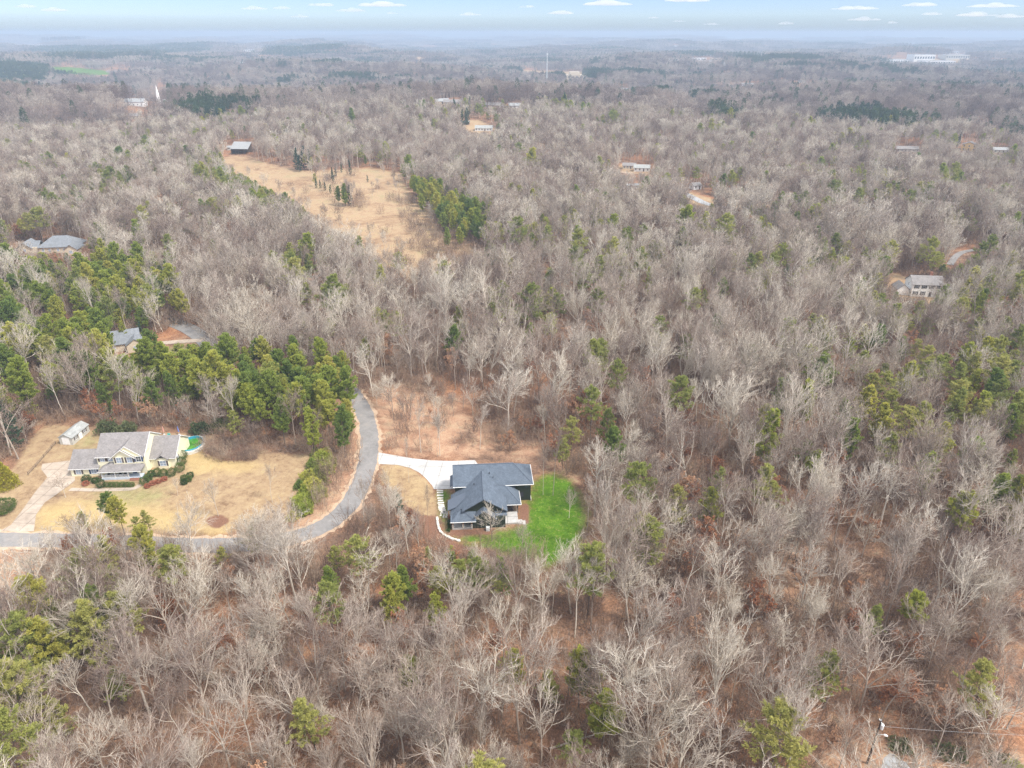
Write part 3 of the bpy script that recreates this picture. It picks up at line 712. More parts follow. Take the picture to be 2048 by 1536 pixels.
# ------------------------------------------------------------------ prototypes: meshes for trunk, crown and the two together
PROTO = {'bare': [], 'pine': [], 'beech': []}
def add_proto(kind, trunk, crown, mt, mc, lod=0):
    tm = big_mesh('trunk', trunk[0], [trunk[1]], [mt])
    k = crown[2] if len(crown) > 2 else 0       # the first k faces of a bare crown are barked limbs, the rest twigs
    cq = [crown[1][:k], crown[1][k:]] if k else [crown[1]]
    cmats = [mt, mc] if k else [mc]
    cm = big_mesh('crown', crown[0], cq, cmats, list(range(len(cq))))
    V = np.vstack([trunk[0], crown[0]]); o = len(trunk[0])
    both = big_mesh(kind, V, [trunk[1]] + [q + o for q in cq], [mt, mc], [0, 0, 1] if k else [0, 1])
    PROTO[kind].append((tm, cm, both, lod))
BARE_STYLES = [  # fork, limbs, ang, lean, leaders, thin, spread : broad fans, vases, slim forest stems
    (0.36, 13, 0.62, 0.03, 4, 1.05, 1.10), (0.30, 14, 0.66, 0.05, 4, 1.10, 1.22), (0.45, 13, 0.55, 0.02, 3, 1.0, 0.95),
    (0.52, 12, 0.60, 0.02, 2, 0.95, 0.85), (0.58, 11, 0.70, 0.025, 2, 0.95, 0.80), (0.40, 15, 0.50, 0.04, 3, 1.0, 1.0), (0.26, 15, 0.72, 0.06, 5, 1.15, 1.25),
    (0.55, 12, 0.78, 0.03, 2, 1.0, 0.95),
    (0.22, 16, 0.5, 0.02, 6, 1.0, 0.9), (0.6, 9, 0.85, 0.04, 1, 0.9, 0.9), (0.48, 10, 0.45, 0.06, 3, 0.9, 0.8), (0.33, 12, 0.8, 0.08, 3, 1.1, 1.2)]
for k, (fo, li, an, le, ldr, th, sp) in enumerate(BARE_STYLES):
    tr, cr = bare_tree(100 + k, 20, fo, li, an, le, 0, ldr, th, sp); add_proto('bare', tr, cr, M['bark_bare'], M['twig'], 0)
NB0 = len(BARE_STYLES)
for k in range(5):
    fo, li, an, le, ldr, th, sp = BARE_STYLES[(0, 2, 3, 5, 7)[k]]
    tr, cr = bare_tree(140 + k, 20, fo, li, an, le, 1, ldr, 1.25, sp); add_proto('bare', tr, cr, M['bark_bare'], M['twig'], 1)
PINE_STYLES = [(0.40, 0.235, 62, 11, False), (0.36, 0.215, 66, 11, False), (0.48, 0.25, 56, 11, False), (0.26, 0.20, 66, 10, False), (0.44, 0.255, 44, 10, True), (0.34, 0.24, 50, 10, True), (0.14, 0.22, 64, 9, False)]
for k, (b, w, nl, pr, ol) in enumerate(PINE_STYLES):
    tr, cr = pine_tree(200 + k, 20, b, w, nl, pr, 0, ol, topround=0.42 + 0.08 * (k % 3))
    add_proto('pine', tr, cr, M['bark_pine'], M['needles_olive'] if ol else M['needles'], 0)
tr, cr = pine_tree(230, 20, 0.05, 0.17, 60, 9, 0, False, (0.45, 0.09), 14, 0.9); add_proto('pine', tr, cr, M['bark_pine'], M['needles_dark'], 0)   # dark conical evergreen
NP = len(PROTO['pine'])
for k in range(3):
    a, b2 = beech(300 + k); add_proto('beech', a, b2, M['twig'], M['rust'], 0)

# ------------------------------------------------------------------ where trees may stand and what must stay in sight
OPEN = [Z_MEADOW, Z_LOT, Z_GREEN, Z_GREEN2, Z_STRAW,
    [(690, 765), (725, 790), (760, 850), (765, 960), (735, 1030), (660, 1068), (580, 1104), (480, 1112), (250, 1106), (-50, 1102), (-50, 1056), (560, 1060), (690, 1010), (715, 900), (700, 820)],
    [(750, 895), (1060, 905), (1075, 950), (1060, 1075), (900, 1090), (830, 1075), (830, 1030), (757, 960)],
    [(60, 845), (200, 855), (420, 862), (420, 880), (100, 900)], [(-60, 940), (80, 900), (140, 920), (60, 1066), (-60, 1066)],
    [(405, 872), (480, 872), (520, 905), (440, 925)],
    [(1712, 1515), (1760, 1488), (1850, 1515), (1960, 1522), (2100, 1532), (2100, 1600), (1690, 1600), (1690, 1545)],
    [(-80, 1100), (70, 1102), (120, 1145), (60, 1230), (-80, 1210)],
    [(225, 690), (330, 670), (430, 672), (440, 725), (300, 735), (225, 725)], [(345, 648), (410, 655), (430, 690), (400, 700), (340, 668)],
    [(1770, 548), (1830, 552), (1900, 590), (1890, 612), (1790, 606)], [(1890, 500), (1960, 490), (1960, 510), (1900, 535)],
    [(448, 290), (505, 290), (505, 322), (448, 322)], [(905, 240), (960, 238), (1000, 258), (990, 290), (925, 272)],
    [(1235, 325), (1305, 330), (1305, 352), (1180, 352)], [(1360, 376), (1440, 395), (1560, 408), (1550, 425), (1420, 422), (1350, 400)],
    [(20, 485), (185, 490), (185, 520), (20, 520)]] + Z_FIELD
SIGHT = [
    [(115, 848), (170, 842), (200, 865), (380, 868), (425, 880), (520, 905), (610, 912), (628, 935), (610, 990), (560, 1020), (470, 1022), (300, 1000), (170, 1005), (60, 1095), (0, 1095), (0, 1062), (80, 985), (100, 930)],
    [(708, 805), (735, 805), (757, 900), (750, 965), (725, 1008), (688, 1050), (630, 1068), (590, 1071), (640, 1046), (700, 985), (722, 900)],
    [(340, 1078), (480, 1080), (480, 1096), (340, 1092)], [(205, 985), (330, 985), (330, 1050), (205, 1050)],
    [(757, 903), (860, 915), (960, 918), (1062, 930), (1070, 952), (1110, 946), (1150, 985), (1166, 1035), (1150, 1085), (1095, 1114), (1000, 1096), (920, 1094), (860, 1076), (838, 1035), (800, 985), (757, 930)],
    [(445, 322), (480, 318), (545, 337), (620, 350), (690, 372), (735, 345), (795, 350), (812, 385), (840, 425), (865, 455), (880, 478), (930, 492), (905, 510), (835, 512), (790, 478), (700, 452), (640, 440), (600, 405), (535, 375), (480, 345)],
    [(452, 280), (502, 280), (502, 312), (452, 312)], [(226, 676), (272, 674), (275, 700), (226, 700)], [(352, 664), (400, 674), (392, 686), (345, 686)],
    [(45, 480), (80, 480), (175, 478), (178, 505), (45, 502)], [(1798, 556), (1866, 556), (1866, 590), (1798, 592)], [(1778, 548), (1800, 548), (1800, 580), (1778, 570)],
    [(935, 244), (990, 250), (990, 264), (935, 262)], [(1240, 328), (1300, 332), (1300, 346), (1240, 344)], [(1385, 365), (1402, 365), (1402, 380), (1385, 380)], [(1375, 390), (1420, 405), (1425, 416), (1380, 402)],
    [(1915, 280), (1952, 280), (1952, 302), (1915, 302)], [(1895, 508), (1950, 498), (1930, 528), (1900, 530)], [(1985, 290), (2015, 290), (2015, 306), (1985, 306)], [(1795, 288), (1840, 288), (1840, 304), (1795, 304)],
    [(1738, 1450), (1775, 1450), (1775, 1500), (1735, 1536), (1720, 1536)], [(1760, 1505), (1830, 1500), (1850, 1536), (1755, 1536)]]
FARB = [(1150, 158, 62, 16), (500, 104, 60, 10), (512, 111, 40, 6), (1800, 126, 110, 12), (1848, 122, 80, 22), (1880, 129, 110, 12), (1915, 118, 90, 14), (1770, 93, 90, 14), (1908, 107, 60, 10), (2018, 108, 50, 10), (1970, 128, 50, 9),
    (1348, 122, 30, 8), (1395, 121, 60, 8), (1412, 128, 40, 8), (1436, 122, 44, 8), (1460, 131, 30, 8), (1524, 124, 50, 8), (1130, 93, 70, 8), (1100, 95, 50, 8), (1355, 93, 50, 8), (1530, 95, 50, 8), (1590, 76, 420, 11), (1850, 75, 500, 11), (20, 92, 140, 11), (75, 92, 110, 11), (190, 73, 160, 11), (312, 106, 26, 8), (330, 105, 22, 8), (420, 100, 40, 8), (465, 113, 24, 8), (490, 130, 30, 8),
    (340, 148, 26, 6), (352, 147, 18, 6), (425, 158, 24, 6), (255, 148, 40, 6), (225, 146, 36, 6), (1380, 206, 20, 6), (1250, 182, 18, 6), (1495, 172, 24, 6), (1510, 186, 22, 6), (1605, 181, 34, 6), (1460, 152, 22, 6), (905, 210, 22, 6), (985, 216, 20, 6), (745, 140, 20, 6), (770, 139, 16, 6), (1030, 217, 14, 6), (1355, 212, 14, 6), (1605, 166, 14, 6), (1765, 203, 16, 6), (885, 208, 16, 6), (268, 238, 10, 6), (1258, 338, 10, 5), (1266, 378, 8, 4), (931, 249, 8, 4),
    (268, 212, 24, 8), (318, 208, 12, 30), (1832, 218, 14, 7), (205, 240, 10, 5), (142, 248, 8, 5), (458, 205, 12, 5), (1936, 302, 12, 8), (1093, 172, 5, 74)]
for px_, py_, wd_, hh_ in FARB:
    p_ = ground(px_, py_); d_ = p_[1] * CP - (p_[2] - CAM_H) * SP; hw_ = max(1.5, FPX * wd_ * .42 / d_); hp_ = max(2.0, FPX * hh_ / d_)
    SIGHT.append([(px_ - hw_, py_ - hp_), (px_ + hw_, py_ - hp_), (px_ + hw_, py_ - .25 * hp_), (px_ - hw_, py_ - .25 * hp_)])
    OPEN.append([(px_ - hw_ * 1.2, py_ - 3.0 - 0.4 * hp_), (px_ + hw_ * 1.2, py_ - 3.0 - 0.4 * hp_), (px_ + hw_ * 1.2, py_ + .6), (px_ - hw_ * 1.2, py_ + .6)])
SIGHT.append([(95, 133), (150, 135), (215, 142), (228, 148), (190, 150), (120, 145)])
def in_any(px, py, polys):
    m = np.zeros(np.shape(px), bool)
    for p in polys: m |= inpoly(px, py, p)
    return m
# pines: outlines on the land with the share of pines there
PINEZ = [([(-80, 520), (60, 535), (340, 565), (385, 640), (330, 700), (440, 740), (720, 770), (722, 900), (560, 880), (420, 800), (260, 790), (120, 830), (-80, 840)], 0.72),
         ([(-80, 840), (60, 830), (110, 850), (40, 900), (-80, 930)], 0.5),
         ([(255, 730), (440, 750), (700, 790), (715, 900), (640, 905), (560, 880), (420, 850), (260, 850)], 0.97),
         ([(390, 345), (470, 370), (560, 400), (640, 470), (600, 490), (480, 430), (380, 400)], 0.6),
         ([(805, 375), (870, 400), (960, 450), (985, 500), (920, 498), (850, 440), (815, 400)], 0.9),
         ([(-100, 1220), (120, 1200), (330, 1120), (400, 1180), (330, 1330), (150, 1420), (140, 1560), (40, 1760), (-100, 1850)], 0.36),
         ([(620, 1130), (760, 1130), (780, 1240), (640, 1270)], 0.3), ([(760, 1110), (1000, 1110), (1000, 1230), (900, 1290), (760, 1270)], 0.32),
         ([(1580, 700), (2100, 720), (2100, 1000), (1900, 960), (1600, 880)], 0.42), ([(1180, 480), (1700, 500), (1700, 640), (1150, 600)], 0.2), ([(1700, 560), (2100, 540), (2100, 720), (1720, 720)], 0.28),
         ([(960, 470), (1240, 500), (1240, 590), (960, 560)], 0.22), ([(1560, 370), (1900, 380), (2100, 450), (1700, 440)], 0.3),
         ([(380, 240), (560, 235), (560, 262), (380, 262)], 0.4), ([(1060, 200), (1180, 210), (1180, 245), (1060, 240)], 0.75), ([(880, 215), (1000, 220), (1000, 262), (880, 262)], 0.35),
         ([(1740, 240), (1860, 235), (1860, 275), (1740, 280)], 0.6), ([(80, 360), (360, 300), (400, 360), (120, 410)], 0.28), ([(1230, 960), (1420, 960), (1420, 1130), (1240, 1150)], 0.2)]
THIN = [([(745, 770), (960, 790), (1020, 905), (757, 905)], 0.22), ([(900, 870), (1180, 900), (1240, 960), (1200, 1010), (1060, 940)], 0.5), ([(830, 1080), (1030, 1110), (1000, 1140), (830, 1110)], 0.3),
        ([(550, 910), (700, 900), (720, 1000), (600, 1090)], 0.0)]
RUST = [([(960, 820), (1190, 860), (1270, 950), (1260, 1010), (1150, 950), (1000, 900)], 0.45), ([(1440, 1150), (1720, 1150), (1720, 1340), (1440, 1340)], 0.4), ([(1560, 950), (1800, 900), (1800, 1040), (1600, 1050)], 0.25),
        ([(1800, 620), (2060, 640), (2060, 800), (1800, 760)], 0.25), ([(1280, 1100), (1500, 1100), (1500, 1300), (1280, 1300)], 0.3), ([(1560, 1380), (2100, 1340), (2100, 1480), (1600, 1500)], 0.35), ([(1180, 780), (1560, 780), (1500, 960), (1250, 960)], 0.22)]
sp = 5.1
cx, cyv = np.meshgrid(np.arange(-640, 640, sp), np.arange(34, 860, sp * 0.92))
cx = cx + np.where((np.arange(cx.shape[0]) % 2 == 0)[:, None], 0, sp / 2)
cx = (cx + rng.uniform(-0.42, 0.42, cx.shape) * sp).ravel(); cyv = (cyv + rng.uniform(-0.42, 0.42, cyv.shape) * sp).ravel()
m = (np.abs(cx) < cyv * 0.80 + 22) & (np.hypot(cx, cyv) < 850)
cx, cyv = cx[m], cyv[m]; czv = hz(cx, cyv)
bx, by, bd = project(cx, cyv, czv)
ok = ~in_any(bx, by, OPEN)
u = rng.uniform(0, 1, cx.shape)
for poly, keep in THIN: ok &= ~(inpoly(bx, by, poly) & (u > keep))
dens = 0.86 + 0.16 * wob(cx, cyv, 60, 21)
ok &= rng.uniform(0, 1, cx.shape) < dens
cx, cyv, czv, bx, by = [a[ok] for a in (cx, cyv, czv, bx, by)]
N = len(cx)
kind = np.zeros(N, int)
pp = np.clip(0.075 + 0.2 * wob(cx, cyv, 85, 31), 0.02, 0.5)
for poly, q in PINEZ: pp = np.where(inpoly(bx, by, poly), np.maximum(q, pp), pp)
rp = np.clip(0.09 + 0.13 * wob(cx, cyv, 70, 32), 0.01, 0.35)
for poly, q in RUST: rp = np.where(inpoly(bx, by, poly), q, rp)
rp = np.where(by < 420, rp * 0.3, rp)
u = rng.uniform(0, 1, N)
kind[u < rp] = 2; kind[u > 1 - pp] = 1
hgt = np.where(kind == 0, (15.2 + 2.6 * wob(cx, cyv, 80, 41) + rng.normal(0, 2.2, N)) * np.where(rng.uniform(0, 1, N) < 0.3, 0.66, 1.0), np.where(kind == 1, 13.2 + rng.normal(0, 2.8, N), 6.5 + rng.normal(0, 1.8, N)))
hgt = np.clip(hgt, np.where(kind == 2, 4, 6.5), 23)
var = np.where(kind == 0, rng.integers(0, NB0, N), np.where(kind == 1, rng.integers(0, 7, N), rng.integers(0, 3, N)))
olive_bias = rng.uniform(0, 1, N)
densest = inpoly(bx, by, PINEZ[2][0]) | inpoly(bx, by, PINEZ[4][0]) | inpoly(bx, by, PINEZ[0][0])
var = np.where((kind == 1) & (~densest) & (olive_bias < 0.62), 4 + (olive_bias < 0.31), var)
var = np.where((kind == 1) & densest & (var > 2) & (olive_bias < 0.75), (olive_bias * 4).astype(int), var)
hgt = np.where((kind == 1) & inpoly(bx, by, PINEZ[4][0]), 13 + rng.normal(0, 2, N), hgt)
hgt = np.where((kind == 1) & inpoly(bx, by, PINEZ[7][0]), 11 + rng.normal(0, 2, N), hgt)
hgt = np.where(inpoly(bx, by, THIN[0][0]), hgt * 0.66, hgt)
def blocks(x, y, z, h, hw):
    b = np.zeros(x.shape, bool)
    for f in (0.3, 0.5, 0.68, 0.84, 1.0):
        for s in (-1, 0, 1):
            qx, qy, _ = project(x + s * hw * (1.0 if 0.4 < f < 0.95 else 0.35), y, z + h * f)
            b |= in_any(qx, qy, SIGHT)
    return b
hw = np.where(kind == 0, 0.16, 0.14) * hgt
blk = blocks(cx, cyv, czv, hgt, hw)
h2 = hgt * 0.62; blk2 = blocks(cx, cyv, czv, h2, hw * 0.6)
hgt = np.where(blk & ~blk2, h2, hgt)
keep = ~(blk & blk2)
T_x, T_y, T_k, T_v, T_h = [list(a[keep]) for a in (cx, cyv, kind, var, hgt)]
T_r = list(rng.uniform(0, 6.283, len(T_x))); T_w = list(rng.uniform(0.88, 1.15, len(T_x)) + np.where(np.array(T_k) == 0, 0.08, 0.0))
T_note = [None] * len(T_x)
def put(k, v, h, px, py, at=0.0, w=1.0, note=None):
    """a tree set by hand: its point at 'at' of its height stands at this spot of the view"""
    p = ground(px, py, h * at)
    T_x.append(p[0]); T_y.append(p[1]); T_k.append(k); T_v.append(v); T_h.append(h); T_r.append(random.uniform(0, 6.28)); T_w.append(w); T_note.append(note)
# bare trees one can pick out
put(0, 1, 8.5, 984, 1083, 0, 1.0, 'pale bare tree standing in front of the dark house, over its front gable')
put(0, 4, 15.5, 1106, 991, 0, .55, 'slim bare tree on the bright green lawn, the nearer of two slim stems')
put(0, 7, 13.0, 1086, 990, 0, .5, 'slim bare tree on the bright green lawn nearest the dark house wall')
put(0, 0, 7, 1138, 1036, 0, .9, 'small pale bare tree at the right edge of the green lawn')
put(0, 5, 8, 1042, 1112, 0, 1.0, 'low pale bushy bare tree at the near edge of the green lawn')
put(0, 3, 22, 37, 918, 0, 1.0, 'tall pale trunked bare tree beside the dark evergreen left of the shed')
put(0, 1, 6.0, 132, 995, 0, 1.2, 'small spreading bare tree between old driveway and cream house')
put(0, 0, 9.5, 437, 1032, 0, .8, 'bare tree in a ring of dark mulch on the dry lawn')
put(0, 5, 4.5, 356, 992, 0, .8, 'little bare tree on the dry lawn before the cream house shrubs')
put(0, 3, 9, 545, 1005, 0, .7, 'thin bare tree on the dry lawn left of the green scrub')
put(0, 2, 11, 641, 903, 0, .7, 'white stemmed bare tree in front of the roadside pine grove')
put(0, 6, 11, 785, 822, 0, 1.25, 'wide spreading bare tree on the clay slope beside the road bend')
put(0, 7, 13, 842, 905, 0, .7, 'bare tree on clay slope straight behind the concrete drive')
put(0, 7, 12, 880, 912, 0, .7, 'double stemmed bare tree behind the concrete drive'); put(0, 3, 11, 875, 914, 0, .6, 'thin bare stem paired with the double stemmed tree behind the drive')
put(0, 4, 11, 818, 965, 0, .35, 'thin dark bare stem on the straw bank below the concrete drive'); put(0, 4, 11, 858, 1072, 0, .35, 'thin bare stem in the brown mulch bed left of dark house')
put(0, 3, 13, 840, 1135, 0, .6, 'pale straight bare trunk below the brown mulch bed')
put(0, 5, 9, 795, 1050, 0, 1.0, 'twiggy bare tree on the bank between road and dark house'); put(0, 0, 10, 728, 1040, 0, .8, 'bare tree at the road edge in the inside of the bend')
put(0, 3, 7, 765, 1030, 0, .7, None); put(0, 2, 7.5, 780, 1000, 0, .7, None)
put(0, 3, 15, 690, 412, 0, 1.2, None); put(0, 5, 11, 655, 345, .3, 1.2, None); put(0, 5, 12, 672, 350, .3, 1.2, None); put(0, 1, 11, 640, 350, .3, 1.1, None); put(0, 0, 15, 703, 413, 0, 1.2, 'bare tree among dark evergreens in the middle of the tan meadow')
put(0, 6, 13, 862, 425, .6, 1.2, 'pale bare tree at the front of the meadow pine grove')
put(0, 1, 6, 745, 396, 0, 1.2, 'low bushy bare tree on the tan meadow')
for q in [(395, 625, 13), (440, 640, 12), (480, 650, 12), (640, 680, 13), (600, 670, 12), (545, 665, 12), (420, 660, 11)]: put(0, 1, q[2], q[0], q[1] + 10, .45, 1.15)
# big fans along the bottom of the view
for px, py, h, v, w in [(a_, b_, c_ * .88, d_, e_) for a_, b_, c_, d_, e_ in [(300, 1430, 21, 0, 1.2), (415, 1440, 22, 6, 1.15), (320, 1700, 22, 2, 1.1), (560, 1330, 20, 1, 1.2), (640, 1430, 21, 0, 1.1), (790, 1400, 20, 6, 1.2), (905, 1560, 23, 0, 1.3), (1085, 1270, 18, 0, 1.2),
                        (1290, 1560, 22, 1, 1.2), (1330, 1540, 21, 5, 1.1), (1190, 1420, 18, 6, 1.2), (1720, 1420, 20, 1, 1.3), (1790, 1200, 19, 0, 1.2), (1860, 1230, 19, 6, 1.2), (1590, 1120, 18, 2, 1.1), (1980, 1230, 18, 1, 1.2), (120, 1230, 17, 1, 1.2),
                        (1310, 1000, 14, 6, 1.3), (1420, 960, 17, 0, 1.2), (1500, 1080, 17, 1, 1.2)]]:
    if not in_any(np.array([px]), np.array([py]), OPEN)[0]: put(0, v, h, px, py, 0, w * .86)
# pines one can pick out: (crown centre px, height, style)
for px, py, h, v, note in [(1232, 890, 15, 1, 'round bright green pine alone in the bare woods right of dark house'), (1497, 722, 15, 0, None), (1430, 652, 14, 1, None), (1560, 790, 14, 3, None), (1850, 940, 14, 3, None),
                     (1915, 1020, 15, 2, None), (1990, 985, 15, 1, None), (2020, 840, 14, 1, None), (1940, 915, 14, 0, None), (1700, 870, 15, 3, None), (1530, 840, 13, 0, None), (1320, 660, 14, 4, None), (905, 680, 15, 1, None), (760, 555, 15, 3, None),
                     (1360, 1010, 13, 5, None), (1180, 1140, 17, 4, None), (1295, 1085, 16, 4, None), (1210, 1420, 14, 1, None), (1020, 1340, 11, 0, None), (1105, 1370, 9, 5, None), (620, 1430, 13, 5, None), (1640, 1340, 13, 5, None),
                     (690, 770, 17, 1, 'bright green pine at the road end of the pine grove'), (682, 845, 15, 3, None), (650, 800, 16, 0, None), (600, 790, 17, 2, None), (545, 780, 17, 0, None), (480, 775, 17, 1, None), (620, 850, 14, 3, None), (560, 830, 14, 1, None), (470, 840, 10, 5, None), (500, 800, 14, 0, None),
                     (290, 715, 17, 0, None), (330, 715, 16, 1, None), (380, 730, 15, 2, None), (170, 740, 17, 1, None), (40, 760, 19, 0, None), (20, 690, 19, 2, None), (25, 640, 19, 0, None), (300, 600, 17, 4, None), (200, 560, 17, 0, None), (205, 500, 16, 1, None), (150, 430, 15, 3, None),
                     (235, 1020, 10, 0, 'twin crowned bright pine at the road edge before the cream house'), (210, 1010, 9.5, 2, 'slimmer pine beside the twin crowned pine before the cream house'), (295, 1035, 7, 5, 'young olive pine right of the twin crowned pine'), (275, 1050, 6.5, 4, None), (285, 1090, 13, 0, 'bright green pine leaning over the road near bottom left woods'),
                     (75, 1195, 15, 2, 'bright green pine standing alone on the orange bank at lower left'), (160, 1040, 7, 5, None), (190, 1230, 16, 1, None), (245, 1230, 15, 4, None), (165, 1270, 17, 5, None), (40, 1290, 17, 4, None), (30, 1390, 17, 4, None), (20, 1480, 17, 4, None), (90, 1290, 15, 0, None), (230, 1370, 9, 5, None), (345, 1130, 13, 4, None), (500, 1075, 9, 5, None),
                     (810, 1165, 11, 1, None), (780, 1210, 10, 3, None), (872, 1225, 11, 3, 'narrow bright pine below the uprooted tree'), (925, 1150, 11, 4, None), (955, 1150, 11, 4, None), (880, 1165, 10, 0, None), (985, 1160, 9, 4, None), (660, 1160, 10, 3, None), (900, 1110, 6, 5, None), (850, 1110, 6, 5, None),
                     (905, 440, 13, 3, None), (930, 455, 12, 3, None), (895, 470, 12, 3, None), (950, 440, 12, 3, None), (840, 385, 13, 0, None), (870, 400, 13, 0, None), (830, 365, 13, 1, None), (1185, 305, 17, 7, 'broad dark evergreen standing above the bare woods'), (1437, 400, 13, 7, None), (1110, 200, 22, 7, None), (1130, 205, 22, 7, None), (1738, 160, 24, 7, None),
                     (592, 318, 17, 7, 'dark evergreen clump at the back of the tan meadow'), (606, 315, 18, 7, None), (618, 318, 16, 7, None), (598, 326, 13, 7, None), (688, 382, 14, 6, None), (675, 385, 12, 3, None), (697, 390, 13, 7, None), (735, 357, 5, 7, 'small dark round evergreen alone on the tan meadow'), (650, 372, 6, 7, None), (640, 368, 6, 7, None), (632, 366, 7, 7, None), (628, 355, 9, 5, None), (660, 378, 6, 7, None),
                     (20, 850, 14, 7, 'dark spreading evergreen left of the grey shed'), (245, 660, 9, 6, 'young conical pine behind the blue roofed house'), (280, 665, 8, 7, None), (800, 1010, 6, 7, 'dark narrow evergreen on the bank between road and dark house'),
                     (50, 140, 22, 7, None), (20, 150, 22, 7, None), (80, 165, 20, 7, None), (935, 232, 17, 7, None), (400, 225, 18, 7, None)]:
    put(1, v, h, px, py, .68 if v != 7 else .5, 1.0 if v != 7 else 1.35, note)
for xa, xb, ya, yb, n_, v_ in ((1060, 1180, 190, 236, 16, 7), (880, 1000, 222, 258, 9, 7), (1740, 1870, 238, 272, 16, 7), (380, 420, 218, 238, 7, 7), (590, 640, 190, 215, 7, 0), (1490, 1540, 172, 192, 7, 7), (1380, 1480, 150, 172, 8, 7), (260, 420, 292, 345, 14, 0), (390, 640, 350, 470, 16, 1), (815, 985, 385, 505, 46, 3), (1690, 1760, 250, 262, 5, 7), (1890, 1990, 250, 300, 8, 7)):
    for q in range(n_):
        px_, py_ = float(rng.uniform(xa, xb)), float(rng.uniform(ya, yb))
        if not in_any(np.array([px_]), np.array([py_]), SIGHT + [Z_MEADOW][:(1 if v_ != 3 else 0)])[0]: put(1, v_ if v_ == 7 else int(rng.integers(0, 4)), float(rng.uniform(12, 19)) if ya < 300 else float(rng.uniform(10, 14)), px_, py_, 0, 1.2)
for q in range(26):      # copse in the middle of the meadow and ragged trees along its edges
    px_, py_ = float(rng.uniform(615, 725)), float(rng.uniform(335, 408))
    if inpoly(np.array([px_]), np.array([py_]), [(612, 338), (700, 340), (728, 405), (690, 412), (650, 388), (620, 370)])[0]: put(*((0, int(rng.integers(0, 8)), float(rng.uniform(8, 13))) if q % 3 else (1, (7, 3, 6)[q % 2], float(rng.uniform(6, 11)))), px_, py_, 0, 1.1)
for q in range(24):
    px_ = float(rng.uniform(740, 800)); put(0, int(rng.integers(0, 8)), float(rng.uniform(5, 9)), px_, float(rng.uniform(338, 395)), 0, 1.2) if q % 2 else put(0, int(rng.integers(0, 8)), float(rng.uniform(8, 12)), 470 + 15 * q, 352 + 7.6 * q + float(rng.uniform(-6, 8)), 0, 1.1)
for px_, py_, h_ in ((575, 1118, 10), (540, 1122, 11), (480, 1120, 9), (370, 1118, 8), (110, 1120, 8)): put(0, int(rng.integers(0, 8)), h_, px_, py_, 0, 1.15)
# a closed wood of pines far left
for k in range(60): put(1, int(rng.integers(0, 4)) if k % 3 else 7, 19, float(rng.uniform(-60, 95)), float(rng.uniform(150, 178)), 0, 1.1)
T_x = np.array(T_x); T_y = np.array(T_y); T_z = hz(T_x, T_y); T_k = np.array(T_k); T_v = np.array(T_v); T_h = np.array(T_h); T_r = np.array(T_r); T_w = np.array(T_w)
b_x, b_y, b_d = project(T_x, T_y, T_z); t_x, t_y, t_d = project(T_x, T_y, T_z + T_h)
seen = (np.minimum(b_y, t_y) < 1536) & (np.maximum(b_y, t_y) > 0) & (t_y < 1510) & (np.minimum(b_x, t_x) < 2044) & (np.maximum(b_x, t_x) > 4) & (T_y > 10)
size = np.hypot(t_x - b_x, t_y - b_y)

# ------------------------------------------------------------------ stuff by geometry nodes: many points, a few source meshes
HIDDEN = {}
def scatter(name, meshes, X, Y, Z, idx, rot, scl, tilt=None):
    src = bpy.data.collections.new(name + '_sources')
    for i, me in enumerate(meshes):
        o = bpy.data.objects.new('%s_source_%02d' % (name, i), me); src.objects.link(o)
    me = bpy.data.meshes.new(name); n = len(X); me.vertices.add(n)
    me.vertices.foreach_set('co', np.stack([X, Y, Z], -1).astype(np.float32).ravel())
    a = me.attributes.new('pick', 'INT', 'POINT'); a.data.foreach_set('value', np.asarray(idx, np.int32))
    R = np.zeros((n, 3), np.float32); R[:, 2] = rot
    if tilt is not None: R[:, :2] = tilt
    a = me.attributes.new('turn', 'FLOAT_VECTOR', 'POINT'); a.data.foreach_set('vector', R.ravel())
    S = np.asarray(scl, np.float32); S = np.repeat(S[:, None], 3, 1) if S.ndim == 1 else S
    a = me.attributes.new('grow', 'FLOAT_VECTOR', 'POINT'); a.data.foreach_set('vector', S.ravel())
    o = link(bpy.data.objects.new(name, me)); o['kind'] = 'stuff'
    g = bpy.data.node_groups.new(name + '_nodes', 'GeometryNodeTree')
    g.interface.new_socket('Geometry', in_out='INPUT', socket_type='NodeSocketGeometry'); g.interface.new_socket('Geometry', in_out='OUTPUT', socket_type='NodeSocketGeometry')
    gi = g.nodes.new('NodeGroupInput'); go = g.nodes.new('NodeGroupOutput')
    ip = g.nodes.new('GeometryNodeInstanceOnPoints'); ci = g.nodes.new('GeometryNodeCollectionInfo')
    ci.inputs['Collection'].default_value = src; ci.inputs['Separate Children'].default_value = True; ci.inputs['Reset Children'].default_value = True
    def attr(nm, ty):
        nd = g.nodes.new('GeometryNodeInputNamedAttribute'); nd.data_type = ty; nd.inputs['Name'].default_value = nm
        return [s for s in nd.outputs if s.enabled and s.name == 'Attribute'][0]
    e2r = g.nodes.new('FunctionNodeEulerToRotation')
    g.links.new(attr('turn', 'FLOAT_VECTOR'), e2r.inputs[0]); g.links.new(e2r.outputs[0], ip.inputs['Rotation'])
    g.links.new(attr('grow', 'FLOAT_VECTOR'), ip.inputs['Scale']); g.links.new(attr('pick', 'INT'), ip.inputs['Instance Index'])
    ip.inputs['Pick Instance'].default_value = True
    g.links.new(gi.outputs[0], ip.inputs['Points']); g.links.new(ci.outputs[0], ip.inputs['Instance']); g.links.new(ip.outputs[0], go.inputs[0])
    md = o.modifiers.new('scatter', 'NODES'); md.node_group = g
    return o

